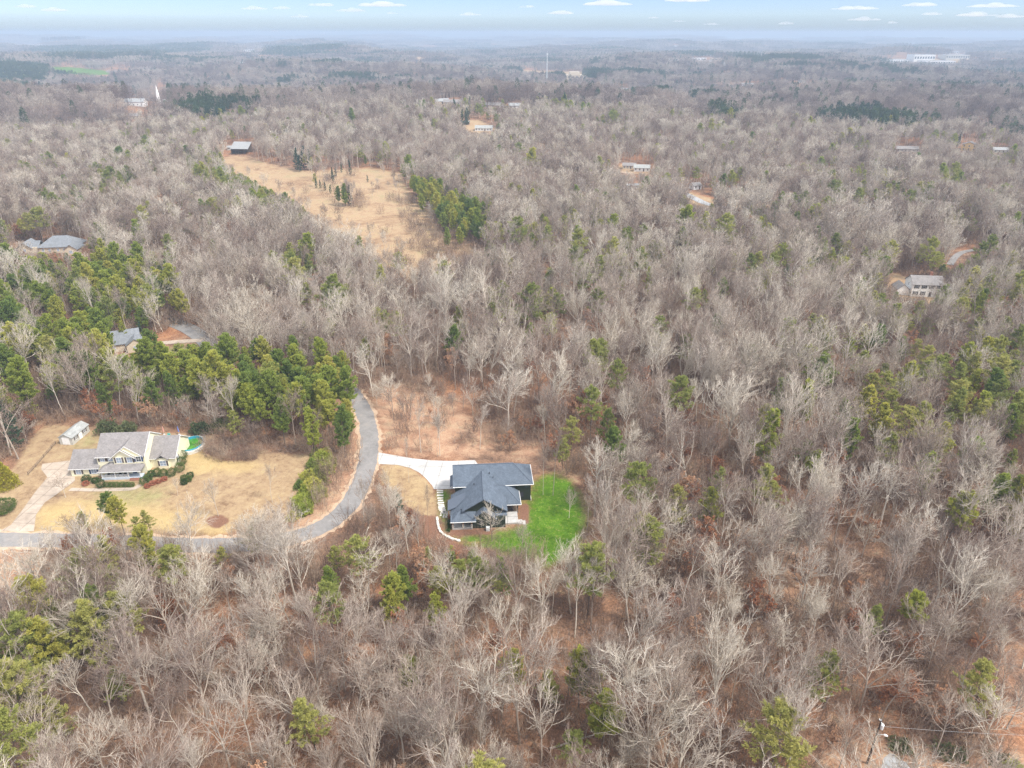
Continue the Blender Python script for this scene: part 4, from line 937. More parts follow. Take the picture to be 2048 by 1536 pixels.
# individuals: the 300 of each kind that show largest
NAME = {0: 'bare_tree', 1: 'pine_tree', 2: 'beech_tree'}; KEY = {0: 'bare', 1: 'pine', 2: 'beech'}; LIMIT = {0: 300, 1: 300, 2: 250}; NOM = {0: 20.0, 1: 20.0, 2: 9.0}
TREES = []
single = np.zeros(len(T_x), bool)
noted = np.array([n is not None for n in T_note])
for k in (0, 1, 2):
    c_ = np.where((T_k == k) & seen)[0]
    c_ = c_[np.argsort(-(size[c_] + 1e6 * noted[c_]))][:LIMIT[k]]
    single[c_] = True
    for i in c_:
        tm, cm, both, lod = PROTO[KEY[k]][T_v[i]]
        e = empty(NAME[k], (T_x[i], T_y[i], T_z[i]), float(T_r[i]))
        s = T_h[i] / NOM[k]; e.scale = (s * T_w[i], s * T_w[i], s)
        a = link(bpy.data.objects.new('trunk', tm), e); b_ = link(bpy.data.objects.new('crown', cm), e)
        TREES.append((e, i, k))
for k, nm in ((0, 'bare_woods'), (1, 'pine_woods'), (2, 'beech_thicket')):
    r_ = np.where((T_k == k) & ~single)[0]
    if not len(r_): continue
    v = T_v[r_].copy()
    if k == 0:
        far = np.hypot(T_x[r_], T_y[r_]) > 330
        v = np.where(far, NB0 + (v % 5), v)
    s = T_h[r_] / NOM[k]
    scatter(nm, [p[2] for p in PROTO[KEY[k]]], T_x[r_], T_y[r_], T_z[r_], v, T_r[r_], np.stack([s * T_w[r_], s * T_w[r_], s], -1))
# undergrowth
sp = 3.0
ux, uy = np.meshgrid(np.arange(-330, 330, sp), np.arange(40, 430, sp)); ux = (ux + rng.uniform(-.5, .5, ux.shape) * sp).ravel(); uy = (uy + rng.uniform(-.5, .5, uy.shape) * sp).ravel()
m = (np.abs(ux) < uy * 0.8 + 15); ux, uy = ux[m], uy[m]; uz = hz(ux, uy)
qx, qy, _ = project(ux, uy, uz)
okb = ~in_any(qx, qy, OPEN) & (rng.uniform(0, 1, ux.shape) < 0.66 + 0.35 * wob(ux, uy, 40, 51))
okb &= ~(inpoly(qx, qy, THIN[0][0]) & (rng.uniform(0, 1, ux.shape) > 0.3))
okb &= ~blocks(ux, uy, uz, np.full(ux.shape, 2.4), np.full(ux.shape, 1.2))
ux, uy, uz = ux[okb], uy[okb], uz[okb]
BR = [big_mesh('brush', *(lambda vq: (vq[0], [vq[1]], [M['brush']]))(brush_patch(400 + k, 2.2 + 0.5 * (k % 3), 2.6, 24))) for k in range(5)]
mx_, my_ = [], []
for k in range(900):     # tufts and brush on the tan meadow, thicker along its right and near edges
    q = np.array([rng.uniform(425, 985)]), np.array([rng.uniform(315, 560)])
    if not inpoly(q[0], q[1], Z_MEADOW)[0]: continue
    p = ground(float(q[0][0]), float(q[1][0])); edge_ = inpoly(q[0], q[1], [(640, 360), (700, 345), (735, 420), (690, 430), (640, 395)])[0] or inpoly(q[0], q[1], [(790, 400), (820, 400), (900, 480), (985, 510), (960, 570), (830, 540)])[0]
    if edge_ or rng.uniform() < 0.12: mx_.append(p[0]); my_.append(p[1])
ux = np.concatenate([ux, mx_]); uy = np.concatenate([uy, my_]); uz = np.concatenate([uz, hz(np.array(mx_), np.array(my_))])
scatter('undergrowth', BR, ux, uy, uz, rng.integers(0, 5, len(ux)), rng.uniform(0, 6.28, len(ux)), np.stack([rng.uniform(.7, 1.3, len(ux))] * 2 + [rng.uniform(.5, 2.2, len(ux))], -1))
# far woods: clumps of coarse trees out to the horizon
FP = [far_patch(500, 34, 18, 240, 0.14, 0.06), far_patch(501, 34, 17, 240, 0.14, 0.22), far_patch(502, 34, 18, 240, 0.14, 0.02), far_patch(503, 34, 20, 200, 0.2, 0.85),
      far_patch(510, 90, 105, 70, 0.42, 0.03), far_patch(511, 90, 105, 70, 0.42, 0.18), far_patch(512, 90, 110, 70, 0.42, 0.9),
      far_patch(520, 230, 420, 26, 0.95, 0.05), far_patch(521, 230, 420, 26, 0.95, 0.5)]
FGREEN = [[(-50, 128), (90, 140), (100, 175), (-50, 182)], [(90, 80), (160, 74), (160, 84), (90, 88)], [(540, 96), (690, 92), (690, 116), (540, 118)], [(880, 86), (985, 90), (985, 104), (880, 100)], [(1480, 116), (1640, 122), (1640, 136), (1480, 132)], [(80, 100), (420, 90), (430, 108), (200, 128), (80, 125)], [(1640, 84), (1760, 82), (1760, 94), (1640, 94)]]
FCLEAR = Z_FIELD + Z_FARTAN[4:] + OPEN[-len(FARB):] + [[(1380, 112), (1450, 116), (1450, 130), (1380, 128)], [(0, 86), (110, 88), (110, 96), (0, 94)], [(160, 68), (215, 70), (215, 76), (160, 76)], [(1480, 168), (1640, 172), (1640, 186), (1480, 184)]]
FX, FY, FI, FS = [], [], [], []
for r0, r1, st, ids in ((835, 2500, 27, (0, 1, 2, 3)), (2480, 6000, 74, (4, 5, 6)), (5950, 12800, 190, (7, 8))):
    x, y = np.meshgrid(np.arange(-r1, r1, st), np.arange(0, r1, st)); x = (x + rng.uniform(-.4, .4, x.shape) * st).ravel(); y = (y + rng.uniform(-.4, .4, y.shape) * st).ravel()
    rr = np.hypot(x, y); m = (rr > r0) & (rr < r1) & (np.abs(x) < 0.78 * y + 60); x, y = x[m], y[m]
    z = hz(x, y); qx, qy, _ = project(x, y, z)
    kp = ~in_any(qx, qy, FCLEAR) & ~far_open(x, y); hs_ = st * 0.42
    for ox, oy in ((0, 0), (-hs_, 0), (hs_, 0), (0, -hs_), (0, hs_)):
        for up in (1.0, 9.0, 18.0):
            ax_, ay_, _ = project(x + ox, y + oy, z + up); kp &= ~in_any(ax_, ay_, SIGHT)
    x, y, qx, qy = x[kp], y[kp], qx[kp], qy[kp]
    g = (wob(x, y, 420, 62) + 0.6 * wob(x, y, 110, 63) > 0.82) | in_any(qx, qy, FGREEN)
    pk = rng.integers(0, len(ids) - 1, len(x)); idx = np.where(g, ids[-1], np.array(ids)[pk])
    FX.append(x); FY.append(y); FI.append(idx); FS.append(rng.uniform(0.8, 1.12, len(x)))
FX = np.concatenate(FX); FY = np.concatenate(FY); FI = np.concatenate(FI); FS = np.concatenate(FS)
scatter('far_woods', FP, FX, FY, hz(FX, FY), FI, rng.uniform(0, 6.28, len(FX)), np.stack([FS * 0 + 1, FS * 0 + 1, FS], -1))
print('TREES', len(T_x), [int((T_k == k).sum()) for k in (0, 1, 2)], 'brush', len(ux), 'far', len(FX))
# ------------------------------------------------------------------ house parts
def window(parent, p, face, w, h, frame=None, glass=None, shutter=None, grid=True, name='window'):
    """window on a wall facing 'f' (-y), 'b' (+y), 'l' (-x) or 'r' (+x), centred at p"""
    frame = frame or M['trim']; glass = glass or M['glass_pale']
    e = bpy.data.objects.new(name, None)
    rz = {'f': 0, 'b': math.pi, 'r': math.pi / 2, 'l': -math.pi / 2}[face]
    fr = MB(); t_ = 0.09
    fr.box(-w / 2 - t_, -w / 2, -0.06, 0.02, -h / 2 - t_, h / 2 + t_); fr.box(w / 2, w / 2 + t_, -0.06, 0.02, -h / 2 - t_, h / 2 + t_)
    fr.box(-w / 2, w / 2, -0.06, 0.02, h / 2, h / 2 + t_); fr.box(-w / 2, w / 2, -0.075, 0.02, -h / 2 - t_, -h / 2)
    if grid:
        fr.box(-w / 2, w / 2, -0.05, 0.0, -0.03, 0.03); fr.box(-0.025, 0.025, -0.045, -0.002, -h / 2, -0.03); fr.box(-0.025, 0.025, -0.045, -0.002, 0.03, h / 2)
    o = fr.build(name, frame, parent); o.location = p; o.rotation_euler = (0, 0, rz)
    pa = MB(); pa.box(-w / 2, w / 2, -0.03, 0.01, -h / 2, h / 2); pa.build('pane', glass, o)
    if shutter:
        for s in (-1, 1):
            sh = MB(); x = s * (w / 2 + t_ + 0.22); sh.box(x - 0.2, x + 0.2, -0.055, 0.015, -h / 2 - 0.05, h / 2 + 0.05)
            for k in range(6): zz = -h / 2 + (k + 0.5) * h / 6; sh.box(x - 0.15, x + 0.15, -0.07, -0.05, zz - 0.05, zz + 0.03)
            sh.build('shutter', shutter, o)
    return o
def door(parent, p, face, w, h, m, frame=None):
    rz = {'f': 0, 'b': math.pi, 'r': math.pi / 2, 'l': -math.pi / 2}[face]
    d = MB(); d.box(-w / 2, w / 2, -0.05, 0.02, 0, h)
    for x in (-w / 4, w / 4):
        d.box(x - w * 0.17, x + w * 0.17, -0.065, -0.045, h * 0.1, h * 0.42); d.box(x - w * 0.17, x + w * 0.17, -0.065, -0.045, h * 0.52, h * 0.92)
    o = d.build('door', m, parent); o.location = p; o.rotation_euler = (0, 0, rz)
    f = MB(); f.box(-w / 2 - .09, -w / 2, -0.07, 0.02, 0, h + .09); f.box(w / 2, w / 2 + .09, -0.07, 0.02, 0, h + .09); f.box(-w / 2, w / 2, -0.07, 0.02, h, h + .09); f.build('frame', frame or M['trim'], o)
    k = MB(); k.box(w * 0.36, w * 0.42, -0.11, -0.05, h * 0.47, h * 0.5); k.build('handle', M['steel'], o)
    return o
def gable_roof(mb, x0, x1, y0, y1, ze, zr, along='x', th=0.22, oh=0.4):
    """two slabs meeting at a ridge"""
    if along == 'x':
        ym = (y0 + y1) / 2; s = (zr - ze) / (ym - y0); zo = ze - s * oh
        mb.slab([(x0 - oh, y0 - oh, zo), (x1 + oh, y0 - oh, zo), (x1 + oh, ym, zr), (x0 - oh, ym, zr)], th)
        mb.slab([(x1 + oh, y1 + oh, zo), (x0 - oh, y1 + oh, zo), (x0 - oh, ym, zr), (x1 + oh, ym, zr)], th)
    else:
        xm = (x0 + x1) / 2; s = (zr - ze) / (xm - x0); zo = ze - s * oh
        mb.slab([(x0 - oh, y1 + oh, zo), (x0 - oh, y0 - oh, zo), (xm, y0 - oh, zr), (xm, y1 + oh, zr)], th)
        mb.slab([(x1 + oh, y0 - oh, zo), (x1 + oh, y1 + oh, zo), (xm, y1 + oh, zr), (xm, y0 - oh, zr)], th)
def gable_wall(mb, x0, x1, y0, y1, ze, zr, along='x', z0=-0.6):
    if along == 'x': ym = (y0 + y1) / 2; mb.prism_u([(y0, z0), (y1, z0), (y1, ze), (ym, zr - 0.1), (y0, ze)], x0, x1)
    else: xm = (x0 + x1) / 2; mb.prism_v([(x0, z0), (x1, z0), (x1, ze), (xm, zr - 0.1), (x0, ze)], y0, y1)

# ------------------------------------------------------------------ the dark green house on the bright lawn
R4 = math.radians(4)
HP = unproj(905.0, 1058.7, 0.0)
DH = empty('dark_house', (HP[0], HP[1], 0.0), R4, 'dark green house with slate blue shingle roofs at the end of the bright concrete drive', 'house')
w = MB()
w.box(0.7, 18.0, 9.7, 17.0, -0.6, 5.05)                                   # back block
w.prism_u([(9.7, 5.05), (17.0, 5.05), (13.35, 7.70)], 0.7, 13.6)
w.box(3.6, 11.6, 1.4, 9.72, -0.6, 3.6)
w.prism_v([(2.9, 3.6), (11.6, 3.6), (11.6, 3.95), (6.9, 6.72), (2.9, 4.25)], 1.41, 9.74)     # upper gable
w.box(4.45, 11.58, 0.0, 1.42, -0.6, 2.75)
w.prism_v([(4.45, 2.75), (9.35, 2.75), (6.9, 4.55)], 0.005, 1.43)           # lower gable
w.prism_v([(9.5, 2.75), (11.58, 2.75), (11.58, 3.3), (9.5, 3.3)], 0.95, 1.44)
w.build('wall', M['siding_green'], DH)
f = MB(); f.box(0.0, 4.4, -0.25, 6.2, -0.6, 0.42); f.build('porch_floor', M['concrete'], DH)
f = MB(); f.box(18.01, 18.15, 9.4, 17.1, -0.6, 0.55); f.build('foundation', M['stone'], DH)
r = MB(); th = 0.2
# back block: gable to the left, hipped to the right
r.slab([(0.2, 9.2, 4.72), (18.5, 9.2, 4.72), (14.2, 13.35, 7.92), (0.2, 13.35, 7.92)], th)
r.slab([(18.5, 17.5, 4.72), (0.2, 17.5, 4.72), (0.2, 13.35, 7.92), (14.2, 13.35, 7.92)], th)
r.slab([(18.5, 9.2, 4.72), (18.5, 17.5, 4.72), (14.2, 13.35, 7.92)], th)
# cross gable: ridge from the front peak into the back slope
zr_ = 7.0; sl = 0.63
def zl(u): return zr_ - sl * (6.9 - u)
vb = 12.1
r.slab([(2.2, 0.75, zl(2.2)), (6.9, 0.75, zr_), (6.9, vb, zr_), (2.2, 9.6, zl(2.2))], th)
r.slab([(6.9, 0.75, zr_), (12.1, 0.75, zl(1.7)), (12.1, 9.4, zl(1.7)), (6.9, vb, zr_)], th)
r.slab([(-0.35, 1.9, zl(-0.35)), (2.22, 1.9, zl(2.22) - 0.012), (2.22, 9.6, zl(2.22) - 0.012), (-0.35, 9.4, zl(-0.35))], th)
# front porch slope and lower gable
r.slab([(-0.35, -0.75, 2.45), (5.2, -0.75, 2.45), (5.2, 2.2, 3.95), (1.95, 2.2, 3.95), (-0.35, 1.9, 2.46)], th)
r.slab([(4.0, -0.35, 2.42), (6.9, -0.35, 4.74), (6.9, 1.5, 4.74), (4.0, 1.5, 2.42)], th)
r.slab([(6.9, -0.35, 4.74), (9.8, -0.35, 2.42), (9.8, 1.5, 2.42), (6.9, 1.5, 4.74)], th)
r.slab([(9.3, 0.4, 2.95), (11.95, 0.4, 2.95), (11.95, 1.5, 3.45), (9.3, 1.5, 3.45)], th)
# hipped wing over the screened porch
r.slab([(10.8, 4.4, 2.75), (15.3, 4.4, 2.75), (11.9, 8.0, 5.45), (8.4, 8.0, 5.45), (8.4, 6.2, 4.1)], th)
r.slab([(15.3, 4.4, 2.75), (15.2, 10.6, 2.75), (11.9, 8.0, 5.45)], th)
r.slab([(15.2, 10.6, 2.75), (9.0, 10.6, 2.75), (8.4, 8.0, 5.45), (11.9, 8.0, 5.45)], th)
r.build('roof', M['shingle_dark'], DH)
rd = MB()
rd.tube([(0.2, 13.35, 7.96), (14.2, 13.35, 7.96)], 0.09, 6); rd.tube([(6.9, 0.75, 7.03), (6.9, 12.0, 7.03)], 0.09, 6); rd.tube([(14.2, 13.35, 7.96), (18.5, 9.2, 4.75)], 0.08, 6); rd.tube([(11.9, 8, 5.48), (15.3, 4.4, 2.78)], 0.08, 6); rd.tube([(8.6, 8.0, 5.48), (11.9, 8, 5.48)], 0.08, 6)
rd.build('ridge_cap', M['metal_roof'], DH)
gu = MB()
for a, b in (((0.2, 9.12, 4.62), (18.55, 9.12, 4.62)), ((18.58, 9.12, 4.62), (18.58, 17.5, 4.62)), ((-0.42, -0.82, 2.36), (5.2, -0.82, 2.36)), ((11.9, 4.32, 2.64), (15.35, 4.32, 2.64)), ((15.38, 4.3, 2.64), (15.28, 10.6, 2.64))):
    gu.tube([a, b], 0.075, 6)
gu.build('gutter', M['trim'], DH)
mr = MB(); mr.slab([(-1.0, 3.3, 2.62), (0.9, 3.3, 3.46), (3.0, 5.2, 4.62), (3.0, 7.2, 4.62), (-1.0, 7.2, 2.62)], 0.12); mr.build('entry_roof', M['metal_roof'], DH)
mr = MB(); mr.slab([(-0.55, 12.1, 2.9), (0.72, 12.1, 3.5), (0.72, 16.6, 3.5), (-0.55, 16.6, 2.9)], 0.12); mr.build('garage_awning', M['metal_roof'], DH)
for u_, v_ in ((0.15, -0.1), (2.35, -0.1), (4.2, -0.1), (-0.8, 3.5), (-0.8, 7.0)):
    pb = MB(); pb.box(u_ - 0.22, u_ + 0.22, v_ - 0.22 + 0.1, v_ + 0.3, -0.4, 1.2); pb.build('pillar_base', M['brick'] if v_ > 1 else M['stone'], DH)
    pb = MB(); pb.box(u_ - 0.1, u_ + 0.1, v_, v_ + 0.2, 1.2, 2.45); pb.build('porch_post', M['wood'], DH)
bm_ = MB(); bm_.box(0.05, 4.4, -0.1, 0.1, 2.18, 2.3); bm_.build('porch_beam', M['wood'], DH)
window(DH, (6.3, 0.0, 1.55), 'f', 0.8, 0.95, M['black_trim'], M['glass'], None, False)
window(DH, (9.2, 0.0, 1.55), 'f', 0.8, 0.95, M['black_trim'], M['glass'], None, False)
window(DH, (13.9, 9.7, 4.0), 'f', 0.9, 1.2, M['black_trim'], M['glass'], None, False)
window(DH, (17.2, 9.7, 4.0), 'f', 0.9, 1.2, M['black_trim'], M['glass'], None, False)
window(DH, (15.8, 9.7, 1.6), 'f', 0.9, 1.2, M['black_trim'], M['glass'], None, False)
door(DH, (3.6, 4.6, 0.45), 'l', 1.0, 2.1, M['wood'], M['black_trim'])
g = MB(); g.box(0.62, 0.72, 12.2, 16.4, 0.1, 2.6); g.build('garage_door', M['black_trim'], DH)
sc_ = MB()
for u_ in (11.85, 13.2, 14.7): sc_.box(u_ - 0.06, u_ + 0.06, 5.0, 5.12, 0.1, 2.5)
for v_ in (6.6, 8.2, 9.55): sc_.box(14.64, 14.76, v_, v_ + 0.12, 0.1, 2.5)
for z_ in (0.95, 2.35): sc_.box(11.9, 14.65, 5.02, 5.09, z_, z_ + 0.08); sc_.box(14.66, 14.73, 5.12, 9.6, z_, z_ + 0.08)
sc_.build('porch_frame', M['black_trim'], DH)
fl = MB(); fl.box(11.62, 14.8, 4.95, 9.68, -0.4, 0.12); fl.build('screen_porch_floor', M['wood_grey'], DH)
pt = MB(); pt.box(11.62, 14.5, 0.9, 4.92, -0.5, 0.42); pt.box(14.5, 15.4, 0.75, 2.1, -0.5, 0.28); pt.box(15.4, 16.1, 0.5, 1.9, -0.5, 0.14); pt.build('patio', M['concrete'], DH)
vp = MB(); vp.tube([(8.6, 11.4, 6.4), (8.6, 11.4, 6.95)], 0.09, 8); vp.tube([(5.0, 8.2, 5.7), (5.0, 8.2, 6.25)], 0.08, 8); vp.tube([(9.4, 10.6, 5.9), (9.4, 10.6, 6.3)], 0.07, 8); vp.build('vent_pipe', M['black_trim'], DH)
ac = MB(); ac.box(-0.4, 0.4, -0.4, 0.4, 0, 0.82); ac.tube([(0, 0, 0.82), (0, 0, 0.87)], 0.33, 12)
for k in range(6): ac.box(-0.41, 0.41, -0.415, -0.39, 0.12 + k * 0.11, 0.16 + k * 0.11)
a_ = ac.build('air_conditioner', M['steel']); tag(a_, 'pale grey air conditioner on the ground against the dark house front wall', 'air conditioner')
mw = Matrix.Translation(HP) @ Matrix.Rotation(R4, 4, 'Z')
p = mw @ Vector((7.7, -0.85, 0)); a_.location = (p.x, p.y, 0.02); a_.rotation_euler = (0, 0, R4)
for i in range(4):
    u_ = 5.2 + i * 1.7 if i > 1 else 1.0 + i * 1.3
rb = MB()
# small round shrubs along the dark house's front bed
rr_ = np.random.default_rng(9)
for (u_, v_) in ((-0.7, 0.3), (-0.75, 1.5), (-0.7, 2.6), (-0.9, -0.6)):
    V_, Q_ = leaf_blob(int(u_ * 100 + v_ * 37) % 97, 0.38, 0.38, 0.3, 320, 0.12)
    me = big_mesh('shrub', V_, [Q_], [M['shrub']]); o = link(bpy.data.objects.new('shrub', me)); p = mw @ Vector((u_, v_, 0)); o.location = (p.x, p.y, 0)
    tag(o, 'small young shrub in the mulch strip along the left wall of the dark house', 'shrub', 'young shrubs along the dark house')
# stepping stones from the drive to the entry
stones = smooth_line([(880, 981), (880.5, 995), (882, 1008), (884, 1018), (889, 1026)], 4)
ss_words = ['nearest the concrete drive', 'second from the concrete drive', 'third from the concrete drive', 'fourth from the concrete drive', 'fifth from the concrete drive', 'sixth from the concrete drive', 'seventh from the concrete drive', 'eighth from the concrete drive',
            'ninth from the concrete drive', 'tenth from the concrete drive', 'eleventh from the concrete drive', 'twelfth from the concrete drive', 'thirteenth from the concrete drive']
idx = np.linspace(0, len(stones) - 1, 12)
for i, q in enumerate(idx):
    k = int(q); fx = q - k; s_ = stones[k] * (1 - fx) + stones[min(k + 1, len(stones) - 1)] * fx
    g_ = gpt(*s_); b_ = MB()
    hw_, hd_ = 0.72 + rr_.uniform(-.08, .1), 0.26 + rr_.uniform(-.04, .05)
    b_.slab([(-hw_, -hd_, .07), (hw_ * .9, -hd_ * 1.1, .07), (hw_, hd_ * .9, .07), (-hw_ * .92, hd_, .07)], 0.12)
    o = b_.build('stepping_stone', M['stone']); o.location = (g_[0], g_[1], 0.0); o.rotation_euler = (0, 0, R4 + rr_.normal(0, .06))
    tag(o, 'pale flat stepping stone beside the dark house, ' + ss_words[i], 'stepping stone', 'stepping stones beside the dark house')
fs_ = MB()
for i in range(5):
    for j in range(4):
        q = (0.08 * i, 0); x_ = -1.2 + i * 0.62 + rr_.uniform(-.06, .06); y_ = -0.9 + j * 0.6 + rr_.uniform(-.06, .06)
        if (i + j) == 0 or (i == 0 and j == 3): continue
        m_ = 5; a0 = rr_.uniform(0, 6)
        fs_.slab([(x_ + 0.29 * math.cos(a0 + k * 6.283 / m_), y_ + 0.27 * math.sin(a0 + k * 6.283 / m_), 0.07) for k in range(m_)], 0.12)
o = fs_.build('flagstone_landing', M['stone']); g_ = gpt(893, 1029); o.location = (g_[0], g_[1], 0.0); tag(o, 'irregular flagstone landing at the end of the stepping stones by the dark house', 'paving')
wl = smooth_line([gpt(*p) for p in [(874.5, 1037), (876, 1050), (880, 1062), (889, 1071), (903, 1078), (918, 1082.5)]], 6)
b_ = MB()
for i in range(len(wl)):
    x_, y_ = wl[i]; s_ = 0.28 + rr_.uniform(-.05, .08); a0 = rr_.uniform(0, 6); z_ = 0.3 + rr_.uniform(-.06, .1)
    pts = [(x_ + s_ * math.cos(a0 + k * 1.0472), y_ + s_ * math.sin(a0 + k * 1.0472), z_) for k in range(6)]; b_.slab(pts, z_ + 0.2)
o = b_.build('stone_edging', M['stone']); tag(o, 'curved border of pale stones round the brown mulch bed left of the dark house', 'stone border')

# ------------------------------------------------------------------ the cream two storey house
WP = unproj(144.5, 953.0, 0.0)
CH = empty('cream_house', (WP[0], WP[1], 0.0), R4, 'cream two storey house with grey shingle roofs, front porch and left garage wing', 'house')
mc = Matrix.Translation(WP) @ Matrix.Rotation(R4, 4, 'Z')
w = MB()
gable_wall(w, 0, 6.7, 0.0, 8.0, 2.55, 5.25)
gable_wall(w, 6.72, 17.9, 0.35, 10.6, 5.35, 8.75)
gable_wall(w, 17.92, 24.0, 2.7, 12.4, 3.1, 6.35)
w.box(10.9, 16.0, -0.35, 0.36, -0.6, 5.3)                        # front bay carrying the nested gables
w.prism_v([(10.9, 5.3), (16.0, 5.3), (13.45, 7.3)], -0.34, 0.37)
w.box(16.1, 17.5, -0.3, 0.35, 3.3, 5.3)
w.box(19.9, 22.4, 2.05, 2.72, -0.6, 2.9)
w.build('wall', M['siding_cream'], CH)
r = MB(); th = 0.2
gable_roof(r, 0.1, 6.66, 0.0, 8.0, 2.55, 5.3, 'x', th, 0.35)
gable_roof(r, 6.9, 17.75, 0.35, 10.6, 5.35, 8.8, 'x', th, 0.4)
gable_roof(r, 18.1, 23.95, 2.7, 12.4, 3.1, 6.4, 'x', th, 0.35)
# nested front gables
def fgable(x0, x1, y0, y1, ze, zr): 
    xm = (x0 + x1) / 2
    r.slab([(x0, y1, ze), (x0, y0, ze), (xm, y0, zr), (xm, y1, zr)], th); r.slab([(x1, y0, ze), (x1, y1, ze), (xm, y1, zr), (xm, y0, zr)], th)
fgable(10.4, 17.9, -0.28, 4.0, 5.15, 8.15); fgable(10.2, 16.2, -0.75, 1.8, 5.05, 7.45)
w2 = MB(); w2.prism_v([(10.8, 5.3), (17.5, 5.3), (14.15, 7.95)], 0.0, 0.38); w2.build('gable_wall', M['siding_cream'], CH)
# porch roof, hipped at both ends
r.slab([(7.6, -2.5, 2.55), (17.7, -2.5, 2.55), (16.7, 0.3, 3.5), (9.6, 0.3, 3.5)], th)
r.slab([(7.6, -2.5, 2.55), (9.6, 0.3, 3.5), (7.6, 0.3, 2.55)], th); r.slab([(17.7, -2.5, 2.55), (17.7, 0.3, 2.55), (16.7, 0.3, 3.5)], th)
r.slab([(19.6, 1.7, 2.8), (21.15, 1.7, 4.05), (21.15, 4.4, 4.05), (19.6, 3.0, 2.8)], th); r.slab([(22.7, 1.7, 2.8), (22.7, 3.0, 2.8), (21.15, 4.4, 4.05), (21.15, 1.7, 4.05)], th)
r.build('roof', M['shingle_grey'], CH)
fa = MB()
for x0, x1, y_, z_ in ((-0.25, 7.0, -0.4, 2.1), (6.5, 10.4, -0.1, 4.98), (17.75, 24.3, 2.3, 2.62), (7.6, 17.7, -2.56, 2.3)): fa.box(x0, x1, y_ - 0.06, y_, z_, z_ + 0.17)
fa.build('fascia', M['trim'], CH)
def rake(add): rk = MB(); add(rk); rk.build('rake_trim', M['trim'], CH)
for x_, y0, y1, ze, zr in ((18.17, -0.05, 11.0, 5.05, 8.78), (24.32, 2.35, 12.75, 2.86, 6.37)):
    ym = (y0 + y1) / 2
    for ya in (y0, y1): rake(lambda k: k.prism_u([(ya, ze - 0.2), (ym, zr - 0.22), (ym, zr), (ya, ze)], x_, x_ + 0.06))
for xc, hw_, y_, ze, zr in ((14.15, 3.78, -0.35, 5.12, 8.12), (13.2, 3.0, -0.82, 5.02, 7.42)):
    for s_ in (-1, 1): rake(lambda k: k.prism_v([(xc + s_ * hw_, ze - 0.2), (xc, zr - 0.22), (xc, zr), (xc + s_ * hw_, ze)], y_, y_ + 0.06))

pf = MB(); pf.box(8.0, 17.4, -2.2, -0.36, -0.4, 0.5); pf.build('porch_floor', M['porch_blue'], CH)
for x_ in (8.2, 11.3, 14.4, 17.2):
    pp_ = MB(); pp_.box(x_ - 0.09, x_ + 0.09, -2.15, -1.97, 0.5, 2.4); pp_.build('porch_post', M['trim'], CH)
rl = MB()
for x0, x1 in ((8.3, 11.2), (11.4, 14.3)):
    rl.box(x0, x1, -2.1, -2.03, 1.28, 1.36); rl.box(x0, x1, -2.1, -2.03, 0.6, 0.66)
    n_ = int((x1 - x0) / 0.16)
    for k in range(n_): xx = x0 + (k + 0.5) * (x1 - x0) / n_; rl.box(xx - 0.025, xx + 0.025, -2.09, -2.04, 0.66, 1.28)
rl.build('railing', M['trim'], CH)
st = MB(); st.box(14.7, 17.0, -2.55, -2.22, -0.3, 0.36); st.box(14.7, 17.0, -2.9, -2.55, -0.3, 0.2); st.build('steps', M['brick'], CH)
window(CH, (1.8, 0.0, 1.35), 'f', 1.15, 1.45, None, None, M['shutter_brown']); window(CH, (5.4, 0.0, 1.35), 'f', 1.15, 1.45, None, None, M['shutter_blue'])
window(CH, (8.0, 0.35, 4.45), 'f', 1.0, 1.35, None, None, M['shutter_brown']); window(CH, (9.9, 0.35, 4.45), 'f', 1.0, 1.35, None, None, M['shutter_brown'])
window(CH, (12.2, -0.35, 4.35), 'f', 1.15, 1.4, None, None, M['shutter_brown']); window(CH, (14.7, -0.35, 4.35), 'f', 1.15, 1.4, None, None, M['shutter_brown'])
window(CH, (16.8, -0.3, 4.5), 'f', 1.1, 1.4, None, M['glass'], M['shutter_blue'])
window(CH, (21.15, 2.05, 1.55), 'f', 1.4, 1.35, None, None, M['shutter_brown']); window(CH, (24.0, 4.2, 1.7), 'r', 0.6, 1.3, None, None, M['shutter_brown'])
window(CH, (9.2, -0.0, 1.6), 'f', 1.0, 1.5, None, M['glass'], M['shutter_blue']); window(CH, (12.5, -0.35, 1.6), 'f', 1.6, 1.5, None, M['glass'], M['shutter_blue'])
door(CH, (15.2, -0.35, 0.5), 'f', 1.0, 2.1, M['shutter_blue'])
window(CH, (0.0, 4.0, 1.35), 'l', 1.0, 1.3)
window(CH, (17.9, 3.4, 4.6), 'r', 0.8, 1.2) if False else None
# porch chairs
for i, (x_, lab) in enumerate(((9.3, 'dark rocking chair at the left end of the cream house porch'), (12.0, 'dark rocking chair in the middle of the cream house porch'), (13.2, 'dark rocking chair nearest the cream house front door'))):
    c_ = empty('porch_chair', mc @ Vector((x_, -1.25, 0.5)), R4, lab, 'chair', 'chairs on the porch')
    s_ = MB(); s_.box(-.28, .28, -.28, .26, .40, .45); s_.build('seat', M['black_trim'], c_)
    s_ = MB(); s_.slab([(-.28, .22, 1.1), (.28, .22, 1.1), (.28, .32, 1.1), (-.28, .32, 1.1)], .68); s_.build('backrest', M['black_trim'], c_)
    for sx_ in (-.25, .25):
        for sy_ in (-.22, .22): l_ = MB(); l_.box(sx_ - .025, sx_ + .025, sy_ - .025, sy_ + .025, 0.0, .40); l_.build('leg', M['black_trim'], c_)
